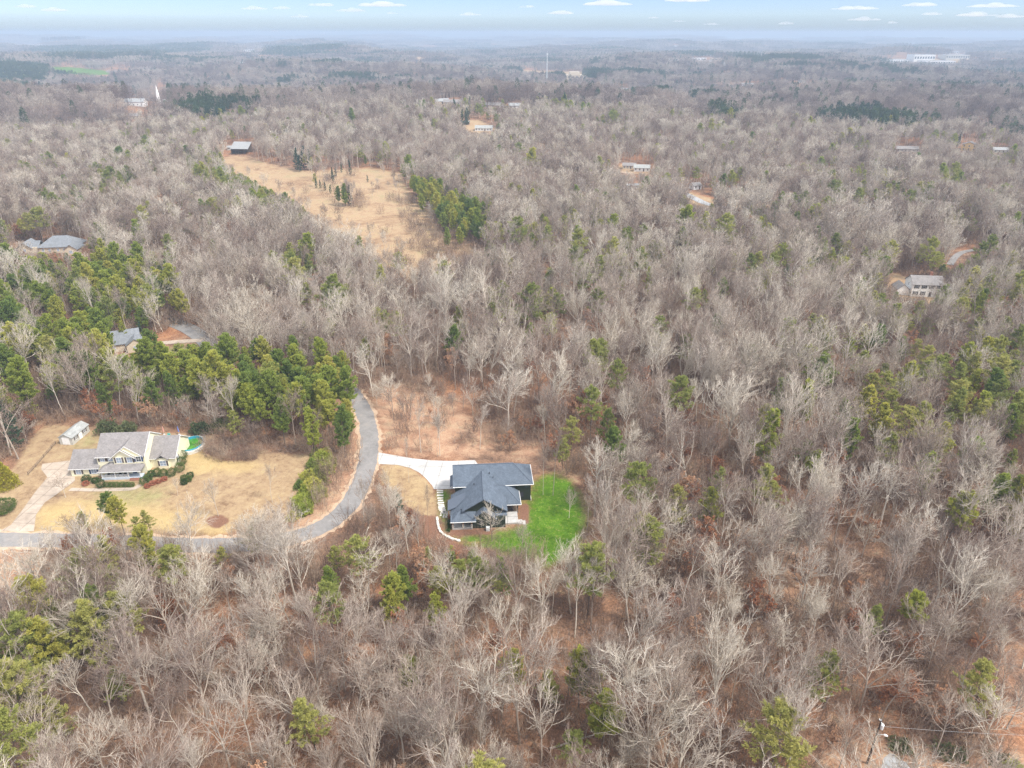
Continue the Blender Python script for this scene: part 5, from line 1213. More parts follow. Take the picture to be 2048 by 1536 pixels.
# shed
SPt = unproj(121, 889, 0)
SH = empty('garden_shed', (SPt[0], SPt[1], 0), math.radians(-4), 'small grey shed with white double doors behind the cream house garage', 'shed')
w = MB(); gable_wall(w, 0, 3.6, 0, 7.2, 2.2, 3.1, 'y', -0.3); w.build('wall', M['siding_grey'], SH)
r = MB(); gable_roof(r, 0, 3.6, 0, 7.2, 2.2, 3.15, 'y', 0.12, 0.2); r.build('roof', M['shingle_shed'], SH)
door(SH, (1.35, 0, 0.05), 'f', 0.85, 1.9, M['white_paint']); door(SH, (2.25, 0, 0.05), 'f', 0.85, 1.9, M['white_paint'])
window(SH, (3.6, 1.6, 1.35), 'r', 0.7, 0.8, None, M['glass'], M['shutter_brown']); window(SH, (3.6, 5.2, 1.35), 'r', 0.7, 0.8, None, M['glass'], M['shutter_brown']); door(SH, (3.6, 3.4, 0.05), 'r', 0.9, 1.85, M['white_paint'])
# swimming pool: round wall, blue liner, green water, pale deck
PP = unproj(384, 893, 0.0)
PO = empty('swimming_pool', (PP[0], PP[1], 0), R4, 'oval pool of green water with a blue rim behind the cream house right wing', 'pool')
def ring(rx0, ry0, rx1, ry1, z0, z1, n=40):
    b = MB(); vs = []; fs = []
    for k in range(n):
        a = 2 * math.pi * k / n; c_, s_ = math.cos(a), math.sin(a)
        vs += [(rx0 * c_, ry0 * s_, z0), (rx1 * c_, ry1 * s_, z0), (rx1 * c_, ry1 * s_, z1), (rx0 * c_, ry0 * s_, z1)]
    for k in range(n):
        a = 4 * k; b2 = 4 * ((k + 1) % n)
        fs += [[a + j, a + (j + 1) % 4, b2 + (j + 1) % 4, b2 + j] for j in range(4)]
    return b.add(vs, fs)
ring(2.75, 3.5, 2.9, 3.65, 0.0, 1.1).build('rim', M['pool_wall'], PO)
ring(2.92, 3.67, 3.5, 4.3, -0.2, 0.8).build('deck', M['stone'], PO)
b = MB(); b.poly([(2.76 * math.cos(k * .157), 3.51 * math.sin(k * .157), 0.45) for k in range(40)]); b.build('water', M['pool_water'], PO)
# parasols, grill and chair behind the house
def parasol(px, py, m, label):
    g_ = gpt(px, py); o = empty('parasol', (g_[0], g_[1], 0), 0, label, 'parasol')
    b = MB(); b.tube([(0, 0, 0), (0, 0, 2.6)], 0.03, 6); b.build('pole', M['trim'], o)
    b = MB(); b.tube([(0, 0, .9), (0, 0, 1.3), (0, 0, 2.1), (0, 0, 2.6)], [.2, .2, .13, .03], 8); b.build('canopy', m, o)
    b = MB(); b.tube([(0, 0, 0), (0, 0, .08)], .28, 10); b.build('base', M['steel'], o)
parasol(328.5, 869, M['pink_cloth'], 'closed pink parasol standing behind the cream house'); parasol(358.5, 869, M['blue_cloth'], 'closed blue parasol standing behind the pool')
g_ = gpt(407, 876); o = empty('grill', (g_[0], g_[1], 0), .2, 'dark covered grill beside the pool', 'grill')
b = MB(); b.tube([(-.5, 0, .95), (.5, 0, .95)], .3, 10); b.build('lid', M['black_trim'], o); b = MB(); b.box(-.5, .5, -.28, .28, .0, .75); b.build('body', M['steel'], o)
g_ = gpt(338, 874); b = MB(); b.box(-.35, .35, -.35, .3, .3, .42); b.box(-.35, .35, .2, .34, .42, 1.0); b.box(-.42, -.34, -.35, .3, 0, .65); b.box(.34, .42, -.35, .3, 0, .65)
o = b.build('garden_chair', M['teal']); o.location = (g_[0], g_[1], 0); tag(o, 'teal garden chair behind the cream house near the pool', 'chair')
# shrubs about the cream house
def shrub(px, py, rx, rz, label, m='shrub', n=900, shape='round', size=.17, name='shrub', group=None, clump=.12):
    g_ = gpt(px, py)
    V_, Q_ = leaf_blob(int(px * 7 + py) % 991, rx, rx, rz, n, size, 0, shape, clump)
    me = big_mesh(name, V_, [Q_], [M[m]]); o = link(bpy.data.objects.new(name, me)); o.location = (g_[0], g_[1], float(hz(*g_)))
    tag(o, label, 'shrub', group); return o
GS = 'clipped round shrubs by the cream house'
for px, py, rx, rz, lb in ((174, 962, 1.0, .85, 'round clipped shrub in front of the cream house garage wing'), (191, 965, .8, .7, 'brownish low shrub between the garage shrub and the porch'), (203, 974, 1.0, 1.1, 'tall round shrub at the left corner of the porch'),
                       (290, 968, 1.1, 1.05, 'large round shrub at the right end of the porch steps'), (298, 960, .95, .9, 'round shrub just behind the large one right of the porch steps'), (303, 952, .85, .8, 'round shrub highest of the three right of the porch steps'), (315, 951, 1.0, 1.0, 'round shrub below the right wing window, left of three'), (328, 952, 1.0, 1.0, 'round shrub below the right wing window, middle of three'), (344, 951, 1.15, 1.05, 'broad yellowish round shrub at the front right corner of right wing'),
                       (361, 942, 1.2, 1.2, 'round shrub lowest in the row along the right wing side wall'), (364, 929, 1.15, 1.15, 'round shrub in the middle of the right wing side wall'), (366, 917, 1.15, 1.2, 'dark round shrub at the pool end of right wing side wall'),
                       (369, 960, .8, .7, 'low clipped shrub, upper left of the cluster on the dry lawn'), (381, 955, .85, .75, 'low clipped shrub, topmost of the cluster on the dry lawn'), (378, 962, .8, .7, 'low clipped shrub in the middle of the cluster on the dry lawn'), (369, 968, .8, .7, 'low clipped shrub, lowest of the cluster on the dry lawn')):
    shrub(px, py, rx, rz, lb, 'shrub', 800, group=GS, size=.14)
ordn = ['leftmost', 'second from left', 'third from left', 'fourth from left', 'fifth from left', 'rightmost']
for i in range(6):
    shrub(215 + i * 9.6, 972.5, .62, .52, 'square clipped box shrub below the porch railing, %s of six' % ordn[i], 'shrub', 600, 'box', .12, 'box_shrub', 'box shrubs under the porch railing', .03)
GR = 'rusty red shrubs by the cream house'
for px, py, rx, lb in ((172, 970, .8, 'rusty red shrub left of the porch by the driveway'), (295, 975, .65, 'rusty red shrub right of the front steps, lowest of the row'), (306, 969, .75, 'rusty red shrub right of the front steps, second of the row'), (318, 965, .75, 'rusty red shrub right of the front steps, third of the row'), (329, 961, .7, 'rusty red shrub right of the front steps, last of the row')):
    shrub(px, py, rx, .5, lb, 'shrub_red', 420, group=GR, size=.15)
shrub(14, 972, 3.0, 3.4, 'bright golden green conifer bush at the left edge beside old driveway', 'shrub_yellow', 3500, 'cone', .28, 'conifer_bush')
shrub(8, 1022, 2.6, 1.5, 'low dark green bush at the left edge below the golden conifer', 'shrub', 2200, size=.2); 
for px, py, rx, rz, lb in ((255, 868, 2.2, 1.6, 'dark evergreen bush behind the middle of the cream house'), (215, 866, 2.2, 1.8, 'dark evergreen bush behind the left part of cream house roof'), (400, 868, 2.0, 1.6, 'dark bush behind the pool'), (440, 862, 2.2, 1.7, 'dark bush right of the pool under the pines')):
    shrub(px, py, rx, rz, lb, 'needles_bush', 1100, size=.42, clump=.4)
# roadside scrub: young pines and broom between lawn and road
k_ = 0
for px, py, hh in ((645, 925, 2.4), (625, 935, 2.2), (655, 945, 2.2), (635, 955, 2.6), (618, 962, 2.2), (645, 968, 2.2), (628, 982, 2.6), (610, 990, 2.2), (640, 992, 2.0), (620, 1005, 2.4), (602, 1012, 2.2), (595, 1028, 2.0), (612, 1026, 2.0), (585, 1038, 1.6), (660, 930, 1.9), (600, 975, 1.7), (650, 915, 2.0), (632, 910, 1.8)):
    g_ = gpt(px, py); V_, Q_ = leaf_blob(700 + k_, hh * .8, hh * .8, hh * .62, 1100, .34, 0, 'cone' if k_ % 2 else 'round', .3); k_ += 1
    me = big_mesh('scrub_bush', V_, [Q_], [M['needles'] if k_ % 3 else M['needles_olive']]); o = link(bpy.data.objects.new('scrub_bush', me)); o.location = (g_[0], g_[1], 0)
    tag(o, 'bushy bright green scrub plant in the thicket between dry lawn and road', 'bush', 'scrub thicket between lawn and road')
# the pink brown thicket beside the pool
X_, Y_ = [], []
for k in range(70):
    q = np.array([rng.uniform(405, 520), rng.uniform(880, 922)])
    if inpoly(q[:1], q[1:], Z_MULCH[3])[0]: p = gpt(*q); X_.append(p[0]); Y_.append(p[1])
scatter('brush_thicket', BR, np.array(X_), np.array(Y_), np.zeros(len(X_)), rng.integers(0, 5, len(X_)), rng.uniform(0, 6, len(X_)), rng.uniform(.5, .8, len(X_)))
# rail fence by the old driveway
fl_ = [gpt(*p) for p in ((57, 950), (72, 934), (88, 915), (104, 897), (112, 888))]
FE = empty('rail_fence', (fl_[0][0], fl_[0][1], 0), 0, 'low weathered timber fence running from the old driveway to the shed', 'fence')
rl = MB()
for a, b in zip(fl_[:-1], fl_[1:]):
    for z_ in (.35, .75): rl.tube([(a[0] - fl_[0][0], a[1] - fl_[0][1], z_), (b[0] - fl_[0][0], b[1] - fl_[0][1], z_)], .07, 5)
rl.build('rail', M['wood_grey'], FE)
for a in fl_: b_ = MB(); b_.tube([(a[0] - fl_[0][0], a[1] - fl_[0][1], -.2), (a[0] - fl_[0][0], a[1] - fl_[0][1], .95)], .08, 6); b_.build('post', M['wood_grey'], FE)

# ------------------------------------------------------------------ utility pole with transformer and lamp, wires
q = gpt(1734, 1527)
UP = empty('utility_pole', (q[0], q[1], 0), 0, 'dark timber utility pole with grey transformer and lamp beside the gravel patch', 'pole')
b = MB(); b.tube([(0, 0, -.3), (0, 0, 4), (0, 0, 9.2)], [.17, .15, .11], 10); b.build('pole', M['pole'], UP)
b = MB(); b.tube([(.33, -.05, 7.6), (.33, -.05, 8.45), (.33, -.05, 8.55)], [.25, .25, .1], 14); b.tube([(.33, -.05, 8.55), (.33, -.05, 8.78)], .05, 6); b.build('transformer', M['white_paint'], UP)
b = MB(); b.tube([(.1, 0, 6.3), (.55, -.1, 6.5), (.95, -.2, 6.5)], .04, 6); b.build('lamp_arm', M['steel'], UP)
b = MB(); b.tube([(.85, -.18, 6.52), (1.05, -.24, 6.50), (1.4, -.3, 6.42)], [.1, .19, .11], 10); b.build('lamp_head', M['white_paint'], UP)
b = MB(); b.tube([(0, 0, 9.2), (0, 0, 9.45)], .05, 6); b.box(-.06, .06, -.5, .5, 8.95, 9.05); b.build('insulator', M['steel'], UP)
x1_ = unproj(2160, 1478, 7.6)
b = MB(); n_ = 14; e_ = np.array([x1_[0] + 12, x1_[1] + 0.0, 7.7]); s_ = np.array([q[0] + .1, q[1], 8.1]); pts = []
for k in range(n_ + 1):
    f_ = k / n_; p = s_ * (1 - f_) + e_ * f_; p[2] -= 1.2 * 4 * f_ * (1 - f_) * .5; pts.append(p)
b.tube(pts, .012, 4); o = b.build('power_wire', M['steel']); tag(o, 'thin power wire running right from the utility pole transformer', 'wire')
for px, py, rx, lb in ((1800, 1495, 1.3, 'small low green bush right of the utility pole'), (1890, 1505, 1.5, 'low green bush near bottom right corner, left of a pair'), (1915, 1512, 1.3, 'low green bush near bottom right corner, right of a pair'), (2000, 1526, 1.4, 'low green bush at the far bottom right edge')):
    shrub(px, py, rx, .4, lb, 'needles_bush', 380, size=.34, clump=.5)

# ------------------------------------------------------------------ fallen trees
def log(px0, py0, px1, py1, rad, label, m='bark_bare', lift=.4, name='fallen_log'):
    a = ground(px0, py0); b = ground(px1, py1); n_ = 8; pts = []
    for k in range(n_):
        f_ = k / (n_ - 1); x_, y_ = a[0] * (1 - f_) + b[0] * f_ + random.uniform(-.1, .1), a[1] * (1 - f_) + b[1] * f_ + random.uniform(-.1, .1)
        pts.append((x_, y_, float(hz(x_, y_)) + lift + 1.0 * f_))
    mb_ = MB(); mb_.tube(pts, [rad * (1 - .75 * k / (n_ - 1)) for k in range(n_)], 7)
    L_ = np.array(pts)
    for k in range(2, n_):
        for s_ in (-1, 1):
            d_ = np.array([-(b - a)[1], (b - a)[0], 0]); d_ = d_ / np.linalg.norm(d_) * s_ * random.uniform(.6, 1.6) + (b - a) / np.linalg.norm(b - a) * .9
            mb_.tube([L_[k], L_[k] + d_ * .6 + np.array([0, 0, .3]), L_[k] + d_ * 1.4 + np.array([0, 0, .5])], [rad * .35, rad * .22, .02], 4)
    o = mb_.build(name, M[m]); tag(o, label, 'fallen tree', 'fallen trunks in the woods')
log(1560, 1312, 1700, 1222, .2, 'long grey fallen trunk sloping up to the right in the woods at lower right')
log(1545, 1330, 1690, 1290, .18, 'fallen trunk lying below the long sloping trunk at lower right')
log(1560, 1345, 1720, 1318, .16, 'pale fallen trunk lowest of the three stacked trunks at lower right')
log(1350, 1395, 1430, 1380, .16, 'pale fallen trunk nearly level in the woods, bottom centre right')
log(1100, 1500, 1260, 1460, .17, 'fallen trunk near the bottom edge, right of centre')
log(230, 1480, 300, 1465, .17, 'fallen trunk on brown leaves at the bottom left'); log(430, 1505, 520, 1520, .16, 'thin fallen trunk by the bottom edge, left of centre')
log(985, 1175, 1010, 1125, .16, 'broken leaning trunk below the green lawn')
g_ = gpt(893, 1150)
FT = empty('uprooted_tree', (g_[0], g_[1], 0), .3, 'uprooted tree with dark round root plate behind the bright pines below dark house', 'fallen tree')
V_, Q_ = leaf_blob(77, 1.2, .5, 1.1, 700, .3, 0, 'round', .3); me = big_mesh('root_plate', V_, [Q_], [M['pole']]); link(bpy.data.objects.new('root_plate', me), FT)
b = MB(); b.tube([(-.3, -.3, .9), (-1.2, -1.6, .8), (-2.2, -5, .5)], [.28, .25, .15], 8); b.tube([(.3, -.5, .8), (3.0, -1.8, .9), (6, -2.6, .7)], [.16, .12, .04], 6); b.tube([(.2, -.8, .6), (2.5, -3.4, .7), (5, -5, .4)], [.14, .1, .03], 6); b.build('trunk', M['bark_bare'], FT)

# ------------------------------------------------------------------ buildings among the trees, near to far
def house(name, px, py, wd, dp, ze, zr, rz, wall, roof, label, cat='house', along='x', wins=4, face='f', chimney=False, storeys=1, sink=0.0, z=None):
    p = ground(px, py); zz = float(hz(p[0], p[1])) if z is None else z
    o = empty(name, (p[0], p[1], zz - sink), rz, label, cat)
    w = MB(); gable_wall(w, -wd / 2, wd / 2, 0, dp, ze, zr, along, -2.0); w.build('wall', M[wall], o)
    r = MB(); gable_roof(r, -wd / 2, wd / 2, 0, dp, ze, zr + .1, along, .22, .4); ro = r.build('roof', M[roof], o)
    for s in range(storeys):
        for k in range(wins):
            x_ = -wd / 2 + (k + .5) * wd / wins
            if s == 0 and k == wins // 2: door(o, (x_, 0, .1), 'f', 1.0, 2.1, M['shutter_brown'])
            else: window(o, (x_, 0, 1.5 + 2.8 * s), 'f', 1.0, 1.3, None, M['glass'])
    window(o, (wd / 2, dp / 2, 1.6), 'r', 1.0, 1.3, None, M['glass']); window(o, (-wd / 2, dp / 2, 1.6), 'l', 1.0, 1.3, None, M['glass'])
    if chimney: b = MB(); b.box(wd * .28, wd * .28 + .8, dp * .55, dp * .55 + .7, ze, zr + .9); b.build('chimney', M['brick'], ro)
    return o
# white two storey house at the right, with a side porch wing and long right wing
p = ground(1851, 594); WH = empty('white_house', p, math.radians(-6), 'white two storey house with dark shutters in the woods at far right', 'house')
w = MB(); gable_wall(w, -6, 6, 0, 8, 5.4, 7.9, 'x', -1); gable_wall(w, -11, -6.02, 1.5, 7.5, 2.7, 4.6, 'y', -1); gable_wall(w, 6.02, 13.5, 2, 8, 2.7, 4.2, 'x', -1); w.build('wall', M['siding_white'], WH)
r = MB(); gable_roof(r, -6, 6, 0, 8, 5.4, 8.0, 'x', .2, .35); gable_roof(r, -11, -6.4, 1.5, 7.5, 2.7, 4.65, 'y', .2, .3); gable_roof(r, 6.4, 13.5, 2, 8, 2.7, 4.3, 'x', .2, .3); ro = r.build('roof', M['shingle_grey'], WH)
b = MB(); b.box(1.5, 2.6, 4.2, 5.0, 6.8, 9.3); b.build('chimney', M['brick'], ro)
for s_ in (0, 1):
    for x_ in (-4.4, -1.5, 1.4, 4.3):
        if s_ == 0 and x_ == 1.4: door(WH, (x_, 0, .2), 'f', 1.0, 2.1, M['black_trim'])
        else: window(WH, (x_, 0, 1.6 + 2.7 * s_), 'f', .95, 1.45, None, M['glass'], M['black_trim'])
for x_ in (8, 10, 12): window(WH, (x_, 2, 1.5), 'f', .9, 1.4, None, M['glass'], M['black_trim'])
for z_ in (1.6, 4.3): window(WH, (-6, 1.0 if z_ < 3 else 4, z_), 'l', .7, 1.2, None, M['glass'])
# big roofs at the left among pines
p = ground(118, 506); LH = empty('grey_roofed_house', p, math.radians(8), 'large house with grey hipped roofs showing between pines at far left', 'house')
w = MB(); w.box(-9, 9, 0, 12, -1, 3.2); w.box(-20, -9.02, 1, 10, -1, 3.0); w.box(5, 11, -5, .02, -1, 3.1); w.prism_v([(5, 3.1), (11, 3.1), (8, 5.2)], -4.95, 0.03); w.prism_v([(-19.5, 3.0), (-12.5, 3.0), (-16, 5.4)], 0.98, 2); w.build('wall', M['tan_wall'], LH)
r = MB(); zt = 7.4
r.slab([(-9.5, -.5, 3.1), (9.5, -.5, 3.1), (3.5, 6, zt), (-3.5, 6, zt)], .2); r.slab([(9.5, -.5, 3.1), (9.5, 12.5, 3.1), (3.5, 6, zt)], .2); r.slab([(9.5, 12.5, 3.1), (-9.5, 12.5, 3.1), (-3.5, 6, zt), (3.5, 6, zt)], .2); r.slab([(-9.5, 12.5, 3.1), (-9.5, -.5, 3.1), (-3.5, 6, zt)], .2)
gable_roof(r, 5, 11, -5, 3.5, 3.1, 5.3, 'y', .2, .4); gable_roof(r, -19.5, -12.5, .8, 10, 3.0, 5.6, 'y', .2, .4); gable_roof(r, -12.4, -9.6, 2, 9, 3.0, 5.4, 'x', .2, .1)
r.build('roof', M['shingle_mid'], LH)
for x_ in (-7, -4, 0, 3): window(LH, (x_, 0, 1.6), 'f', 1.0, 1.3)
window(LH, (8, -5, 1.6), 'f', 1.4, 1.4); window(LH, (-16, .98, 1.6), 'f', 1.2, 1.3)
# blue grey roof behind the pine grove
p = ground(250, 702); BH = empty('blue_roofed_house', p, math.radians(24), 'house with blue grey roof half hidden behind the pines left of the side street', 'house')
w = MB(); gable_wall(w, -5, 5, 0, 9, 3, 6, 'x', -1); gable_wall(w, 1, 6.5, -2.5, .02, 2.9, 4.7, 'y', -1); w.build('wall', M['tan_wall'], BH)
r = MB(); gable_roof(r, -5, 5, 0, 9, 3, 6.1, 'x', .2, .4); gable_roof(r, 1, 6.5, -2.5, 4, 2.9, 4.8, 'y', .2, .3); r.build('roof', M['shingle_mid'], BH)
window(BH, (-3, 0, 1.5), 'f', 1, 1.3); window(BH, (3.7, -2.5, 1.5), 'f', 1.2, 1.3); window(BH, (-5, 4, 1.5), 'l', 1, 1.3)
# open pole barn at the head of the meadow
p = ground(480, 309); PB = empty('pole_barn', p, math.radians(-6), 'open sided barn with pale tin roof at the top of the tan meadow', 'barn')
r = MB(); r.slab([(-8.0, -.5, 4.6), (8.0, -.5, 4.6), (8.0, 9.0, 9.4), (-8.0, 9.0, 9.4)], .12); r.build('roof', M['tin'], PB)
w = MB(); w.box(-7.8, 7.8, 8.3, 8.5, -1, 8.8); w.box(-7.8, -7.6, 0.3, 8.28, -1, 4.6); w.build('wall', M['wood_grey'], PB)
for x_ in (-7.4, -3.7, 0, 3.7, 7.4): b = MB(); b.box(x_ - .12, x_ + .12, 0, .24, -1, 4.85); b.build('post', M['pole'], PB)
b = MB(); b.box(-7.5, 7.5, .02, .22, 3.2, 3.6); b.build('beam', M['pole'], PB)
house('shed', 462, 300, 6, 5, 2.4, 3.4, .2, 'siding_grey', 'tin', 'small grey shed just left of the pole barn', 'shed', wins=2)
house('ranch_house', 967, 262, 17, 9, 2.8, 4.9, math.radians(-4), 'siding_white', 'shingle_shed', 'white ranch house in a tan clearing beyond the meadow, upper centre', wins=6)
house('carport', 931, 249, 8, 6, 2.6, 3.3, 0, 'wood_grey', 'tin', 'small pale roofed carport left of the white ranch house', 'carport', wins=2)
house('bungalow', 1283, 343, 12, 8, 2.8, 4.6, math.radians(-12), 'siding_white', 'shingle_shed', 'pale roofed bungalow beside the sandy track right of centre', wins=4)
house('bungalow', 1258, 338, 10, 7, 2.7, 4.2, math.radians(-8), 'tan_wall', 'shingle_grey', 'cream bungalow left of the pale roofed bungalow by the sandy track', wins=4)
house('mobile_home', 1266, 378, 9, 5, 2.6, 3.3, math.radians(10), 'siding_white', 'tin', 'small white mobile home glimpsed below the pale bungalow', 'mobile home', wins=3)
house('garage', 1395, 379, 6, 6, 2.8, 4.2, math.radians(20), 'siding_white', 'shingle_grey', 'small white garage above the gravel lane right of centre', 'garage', wins=2)
house('yellow_house', 1936, 302, 12, 10, 5.2, 7.6, math.radians(-35), 'yellow_wall', 'shingle_grey', 'yellow two storey house among bare trees at upper right', storeys=2, along='y', wins=3)
house('green_bungalow', 2002, 306, 13, 8, 2.8, 4.4, math.radians(-10), 'green_wall', 'tin', 'pale green bungalow at the right edge near the yellow house', wins=4)
house('long_house', 1815, 304, 20, 9, 2.8, 4.6, math.radians(-8), 'siding_grey', 'shingle_grey', 'long grey roofed house left of the yellow house', wins=6)
house('grey_house', 1832, 218, 18, 10, 4.6, 7.4, math.radians(20), 'siding_grey', 'shingle_grey', 'grey house behind dark evergreens at upper right', wins=4, z=None)
house('small_house', 1935, 254, 11, 9, 4.6, 6.4, math.radians(15), 'yellow_wall', 'shingle_grey', 'small yellowish house higher up behind the yellow house', wins=3)
# church with steeple on the ridge
p = ground(318, 208); CC = empty('church', p - np.array([0, 0, 7.5]), math.radians(10), 'white church with tall pointed steeple on the ridge at upper left', 'church')
w = MB(); gable_wall(w, -6, 6, 4, 30, 6.5, 11, 'y', -4); w.build('wall', M['siding_white'], CC)
r = MB(); gable_roof(r, -6, 6, 4, 30, 6.5, 11.2, 'y', .3, .5); r.build('roof', M['shingle_shed'], CC)
b = MB(); b.box(-2, 2, 0, 3.98, -4, 14); b.build('tower', M['white_paint'], CC)
b = MB(); b.box(-1.5, 1.5, .5, 3.5, 14, 18); b.build('belfry', M['white_paint'], CC)
b = MB(); b.tube([(0, 2, 18), (0, 2, 30)], [1.9, .06], 8); b.build('steeple', M['white_paint'], CC)
door(CC, (0, 0, 0), 'f', 1.8, 2.8, M['shutter_brown']); window(CC, (0, 0, 6), 'f', 1.2, 2.4, None, M['glass'])
for v_ in (8, 13, 18, 23): window(CC, (6, v_, 3.5), 'r', 1.1, 2.6, None, M['glass'])
house('hall', 268, 212, 22, 14, 4.6, 7.8, math.radians(6), 'siding_white', 'tin', 'white hall with pale roof left of the church', 'hall', wins=5)
house('house', 205, 240, 13, 9, 3.0, 5.4, .1, 'siding_grey', 'shingle_grey', 'grey house in bare trees below the white hall', wins=4); house('house', 142, 248, 11, 8, 3, 5.2, -.2, 'siding_white', 'shingle_grey', 'whitish house in bare trees at upper left, left of the grey house', wins=3)
house('house', 458, 205, 14, 8, 3, 5, 0, 'siding_white', 'tin', 'pale roofed house on the ridge right of the church', wins=4); house('house', 268, 238, 10, 8, 3.2, 5.4, .2, 'tan_wall', 'shingle_grey', 'tan house below the white hall and church', wins=3)
# mast
p = ground(1093, 178); MA = empty('radio_mast', p, 0, 'thin pale lattice radio mast rising beyond the woods near top centre', 'mast')
b = MB(); Hm = 70
for a in (0, 2.094, 4.189): b.tube([(1.3 * math.cos(a), 1.3 * math.sin(a), -3), (.7 * math.cos(a), .7 * math.sin(a), Hm)], .5, 4)
for k in range(23):
    z_ = k * 3; s_ = 1.3 - .8 * z_ / Hm; s2 = 1.3 - .8 * (z_ + 3) / Hm
    for a, c_ in ((0, 2.094), (2.094, 4.189), (4.189, 6.283)): b.tube([(s_ * math.cos(a), s_ * math.sin(a), z_), (s2 * math.cos(c_), s2 * math.sin(c_), z_ + 3)], .1, 3)
b.build('tower', M['steel'], MA); b = MB(); b.tube([(0, 0, Hm), (0, 0, Hm + 4)], .12, 5)
for a in (0, 2.094, 4.189): b.box(1.6 * math.cos(a) - .25, 1.6 * math.cos(a) + .25, 1.6 * math.sin(a) - .15, 1.6 * math.sin(a) + .15, Hm - 3.5, Hm - .5)
b.build('antenna', M['white_paint'], MA)
# long white buildings, schools and plants far away
def block(name, px, py, wd, dp, h, wall, label, cat, stripe=True, group=None, tower=None):
    p = ground(px, py); o = empty(name, (p[0], p[1], p[2]), 0, label, cat, group)
    b = MB(); b.box(-wd / 2, wd / 2, 0, dp, -4, h)
    if tower: b.box(-wd * .2, wd * .2, 2, dp - 2, h, h + tower)
    b.build('wall', M[wall], o)
    b = MB(); b.box(-wd / 2 - .3, wd / 2 + .3, -.3, dp + .3, h + .01 if not tower else h - .5, h + .5 if not tower else h - .1)
    b.build('roof', M['tin'], o)
    if stripe:
        b = MB(); n_ = max(3, int(wd / 9))
        for k in range(n_): x_ = -wd / 2 + (k + .5) * wd / n_; b.box(x_ - wd / n_ * .3, x_ + wd / n_ * .3, -.12, .05, h * .35, h * .7)
        b.build('window_band', M['glass'], o)
    return o
block('warehouse', 1150, 158, 62, 40, 9, 'tan_wall', 'large cream warehouse right of the radio mast near top centre', 'warehouse', True, None, 7)
block('school', 500, 104, 60, 40, 10, 'siding_white', 'white block building on a tan field left of top centre', 'building'); block('school', 512, 111, 40, 20, 6, 'tan_wall', 'lower tan wing in front of the white block building, left of top centre', 'building')
for i, (px, py, wd, h, m, lb) in enumerate(((1800, 126, 110, 12, 'siding_white', 'leftmost white plant building of the bright works at upper right'), (1848, 122, 80, 22, 'siding_white', 'tallest white plant building of the bright works at upper right'), (1880, 129, 110, 12, 'siding_white', 'wide white plant building right of the tallest one at upper right'), (1915, 118, 90, 14, 'siding_grey', 'grey plant building at the right end of the works at upper right'),
                          (1770, 93, 90, 14, 'siding_white', 'white building on the hill above the bright works, upper right'), (1908, 107, 60, 10, 'siding_white', 'small white building above the right end of the works'), (2018, 108, 50, 10, 'siding_white', 'white building by the right edge near the horizon'), (1970, 128, 50, 9, 'siding_white', 'low white building right of the works at upper right'))):
    block('plant_building', px, py, wd, 60, h, m, lb, 'building')
for px, py, wd, lb in ((1348, 122, 30, 'white house leftmost of the small town row, top right of centre'), (1395, 121, 60, 'long white building in the small town row, top right of centre'), (1412, 128, 40, 'second white building below the long one in the town row'), (1436, 122, 44, 'tan building at the right end of the town row'), (1460, 131, 30, 'small house below the right end of the town row'), (1524, 124, 50, 'yellowish roofed building beside the far pine stand'),
                   (1130, 93, 70, 'white low building near the horizon above the mast'), (1100, 95, 50, 'white building just left of another near the horizon above mast'), (1355, 93, 50, 'pale block near the horizon right of centre'), (1530, 95, 50, 'white speck building near the horizon, right'), (1590, 76, 420, 'long white strip building on the horizon at right'), (1850, 75, 500, 'longest pale strip building on the horizon at far right'),
                   (20, 92, 140, 'long white building at the left edge near the horizon'), (75, 92, 110, 'second long white building near the left edge below horizon'), (190, 73, 160, 'pale long shed on the far left hill'), (312, 106, 26, 'small white house in the left valley'), (330, 105, 22, 'second small white house in the left valley'), (420, 100, 40, 'yellowish house on the far tan field at left'), (650, 66, 220, 'pale field building on the left horizon'), (548, 63, 120, 'whitish building on the horizon left of centre'),
                   (465, 113, 24, 'small white house left of the block building'), (490, 130, 30, 'white shed in the left valley below the block building')):
    block('far_building', px, py, wd, 24, 8 if wd < 100 else 11, 'yellow_wall' if 'yellow' in lb else ('tan_wall' if 'tan' in lb else 'siding_white'), lb, 'building', True, None)
for px, py, wd, lb in ((340, 148, 26, 'white house with pale drive in the left valley'), (352, 147, 18, 'small house touching the white one in the left valley'), (425, 158, 24, 'long low shed at the tan patch in left valley'), (255, 148, 40, 'long low barn at the end of the green field'), (225, 146, 36, 'dark barn on the right end of green field'),
                   (1380, 206, 20, 'white house in bare trees right of centre, upper third'), (1355, 212, 14, 'smaller white house left of another in upper third'), (1250, 182, 18, 'pale house below the mast and warehouse'), (1495, 172, 24, 'whitish house among evergreens, upper right of centre'), (1510, 186, 22, 'pale house just below the evergreens, upper right of centre'), (1605, 181, 34, 'long pale ranch house upper right'), (1605, 166, 14, 'small white house above the long pale ranch house'), (1460, 152, 22, 'green roofed house upper right of centre'), (1765, 203, 16, 'pale house left of dark evergreens at upper right'), (905, 210, 22, 'tan house in bare trees at upper centre'), (985, 216, 20, 'tan brick house near the tall evergreen at upper centre'), (885, 208, 16, 'small white house left of the tan one at upper centre'), (745, 140, 20, 'white house in the woods top left of centre'), (770, 139, 16, 'second white house in woods top left of centre'), (1030, 217, 14, 'little turquoise white house in woods at upper centre')):
    house('far_house', px, py, wd, 10, 3.2, 5.8, random.uniform(-.3, .3), 'tan_wall' if ('tan' in lb) else ('siding_grey' if 'dark' in lb else 'siding_white'), 'shingle_grey' if 'white' not in lb else 'tin', lb, wins=3)

